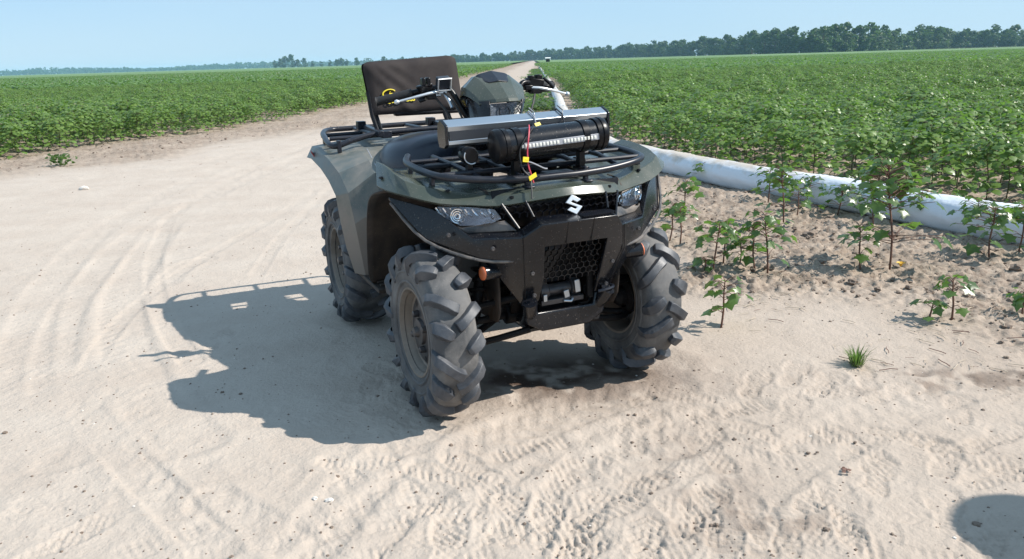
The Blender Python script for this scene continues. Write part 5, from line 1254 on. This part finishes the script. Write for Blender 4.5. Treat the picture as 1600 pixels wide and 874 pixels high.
# small pump stand at the end of the pipe
x, y = (866-800)/F_PX*math.cos(PITCH)*260, 260.
o = empty('pump_stand', (x, y, 0)); tag(o, 'tiny dark stand with a white top at the far end of the pipe', 'pump stand')
MB().box((0, 0, .95), (1.2, 1.0, .9)).build('engine_box', M['black_clean'], o, bevel=.06)
mb = MB()
for a in (-.5, .5):
    for b in (-.4, .4): mb.tube([(a, b, 0), (a, b, .6)], .06, 6)
mb.build('leg', M['black_clean'], o); MB().tube([(-.85, 0, 1.62), (.85, 0, 1.62)], .30, 14).build('tank', M['white'], o, bevel=.03)

# ============================================================ bystander outside the right edge, whose shadow falls into view
def skin_person(loc, rz):
    J = {'pel': (0, 0, .95, .135), 'abd': (0, 0, 1.10, .125), 'che': (0, .0, 1.32, .145), 'neck': (0, 0, 1.49, .055), 'head': (0, .02, 1.60, .085), 'crown': (0, .01, 1.68, .075),
         'shL': (.17, 0, 1.42, .058), 'elL': (.24, .02, 1.16, .042), 'wrL': (.25, .12, .94, .03), 'haL': (.25, .17, .87, .035), 'shR': (-.17, 0, 1.42, .058), 'elR': (-.24, .02, 1.16, .042), 'wrR': (-.25, .12, .94, .03), 'haR': (-.25, .17, .87, .035),
         'hiL': (.09, 0, .88, .09), 'knL': (.10, .02, .50, .06), 'anL': (.10, 0, .09, .042), 'toL': (.11, .16, .035, .035), 'hiR': (-.09, 0, .88, .09), 'knR': (-.10, .02, .50, .06), 'anR': (-.10, 0, .09, .042), 'toR': (-.11, .16, .035, .035)}
    E_ = 'pel-abd abd-che che-neck neck-head head-crown che-shL shL-elL elL-wrL wrL-haL che-shR shR-elR elR-wrR wrR-haR pel-hiL hiL-knL knL-anL anL-toL pel-hiR hiR-knR knR-anR anR-toR'.split()
    ks = list(J); me = bpy.data.meshes.new('person'); me.from_pydata([J[k][:3] for k in ks], [tuple(ks.index(t) for t in e.split('-')) for e in E_], [])
    me.materials.append(M['cloth']); o = link('person', me, None, loc); o.rotation_euler = (0, 0, rz)
    sk = o.modifiers.new('skin', 'SKIN'); sb2 = o.modifiers.new('sub', 'SUBSURF'); sb2.levels = sb2.render_levels = 2
    for i, k in enumerate(ks): me.skin_vertices[0].data[i].radius = (J[k][3],)*2
    me.skin_vertices[0].data[0].use_root = True
    tag(o, 'person in dark clothes and a straw hat standing out of view to the right', 'person')
    MB().lathe([(1.655, .001), (1.65, .10), (1.645, .20), (1.655, .205), (1.665, .19), (1.67, .105), (1.74, .095), (1.775, .07), (1.78, .001)], 32, 'Z').build('hat', M['straw'], o, angle=60)
    return o
PER = skin_person((3.15, 1.79, 0), 1.4)

# ============================================================ haze
bm = bmesh.new(); bmesh.ops.create_cube(bm, size=1); me = bpy.data.meshes.new('haze')
for v in bm.verts: v.co = Vector((v.co.x*12400, v.co.y*12400, -1.2 if v.co.z < 0 else 27.0))
bm.to_mesh(me); bm.free()
hm = bpy.data.materials.new('haze'); hm.use_nodes = True; hn, hl_ = hm.node_tree.nodes, hm.node_tree.links; hn.clear()
pv = hn.new('ShaderNodeVolumePrincipled'); ho = hn.new('ShaderNodeOutputMaterial'); pv.inputs['Color'].default_value = (.46, .78, 1.0, 1); pv.inputs['Density'].default_value = 1.45e-4; pv.inputs['Anisotropy'].default_value = 0.0
hl_.new(pv.outputs[0], ho.inputs['Volume']); me.materials.append(hm)
tag(link('haze', me), 'thin pale haze lying over the fields', 'haze', kind='stuff')
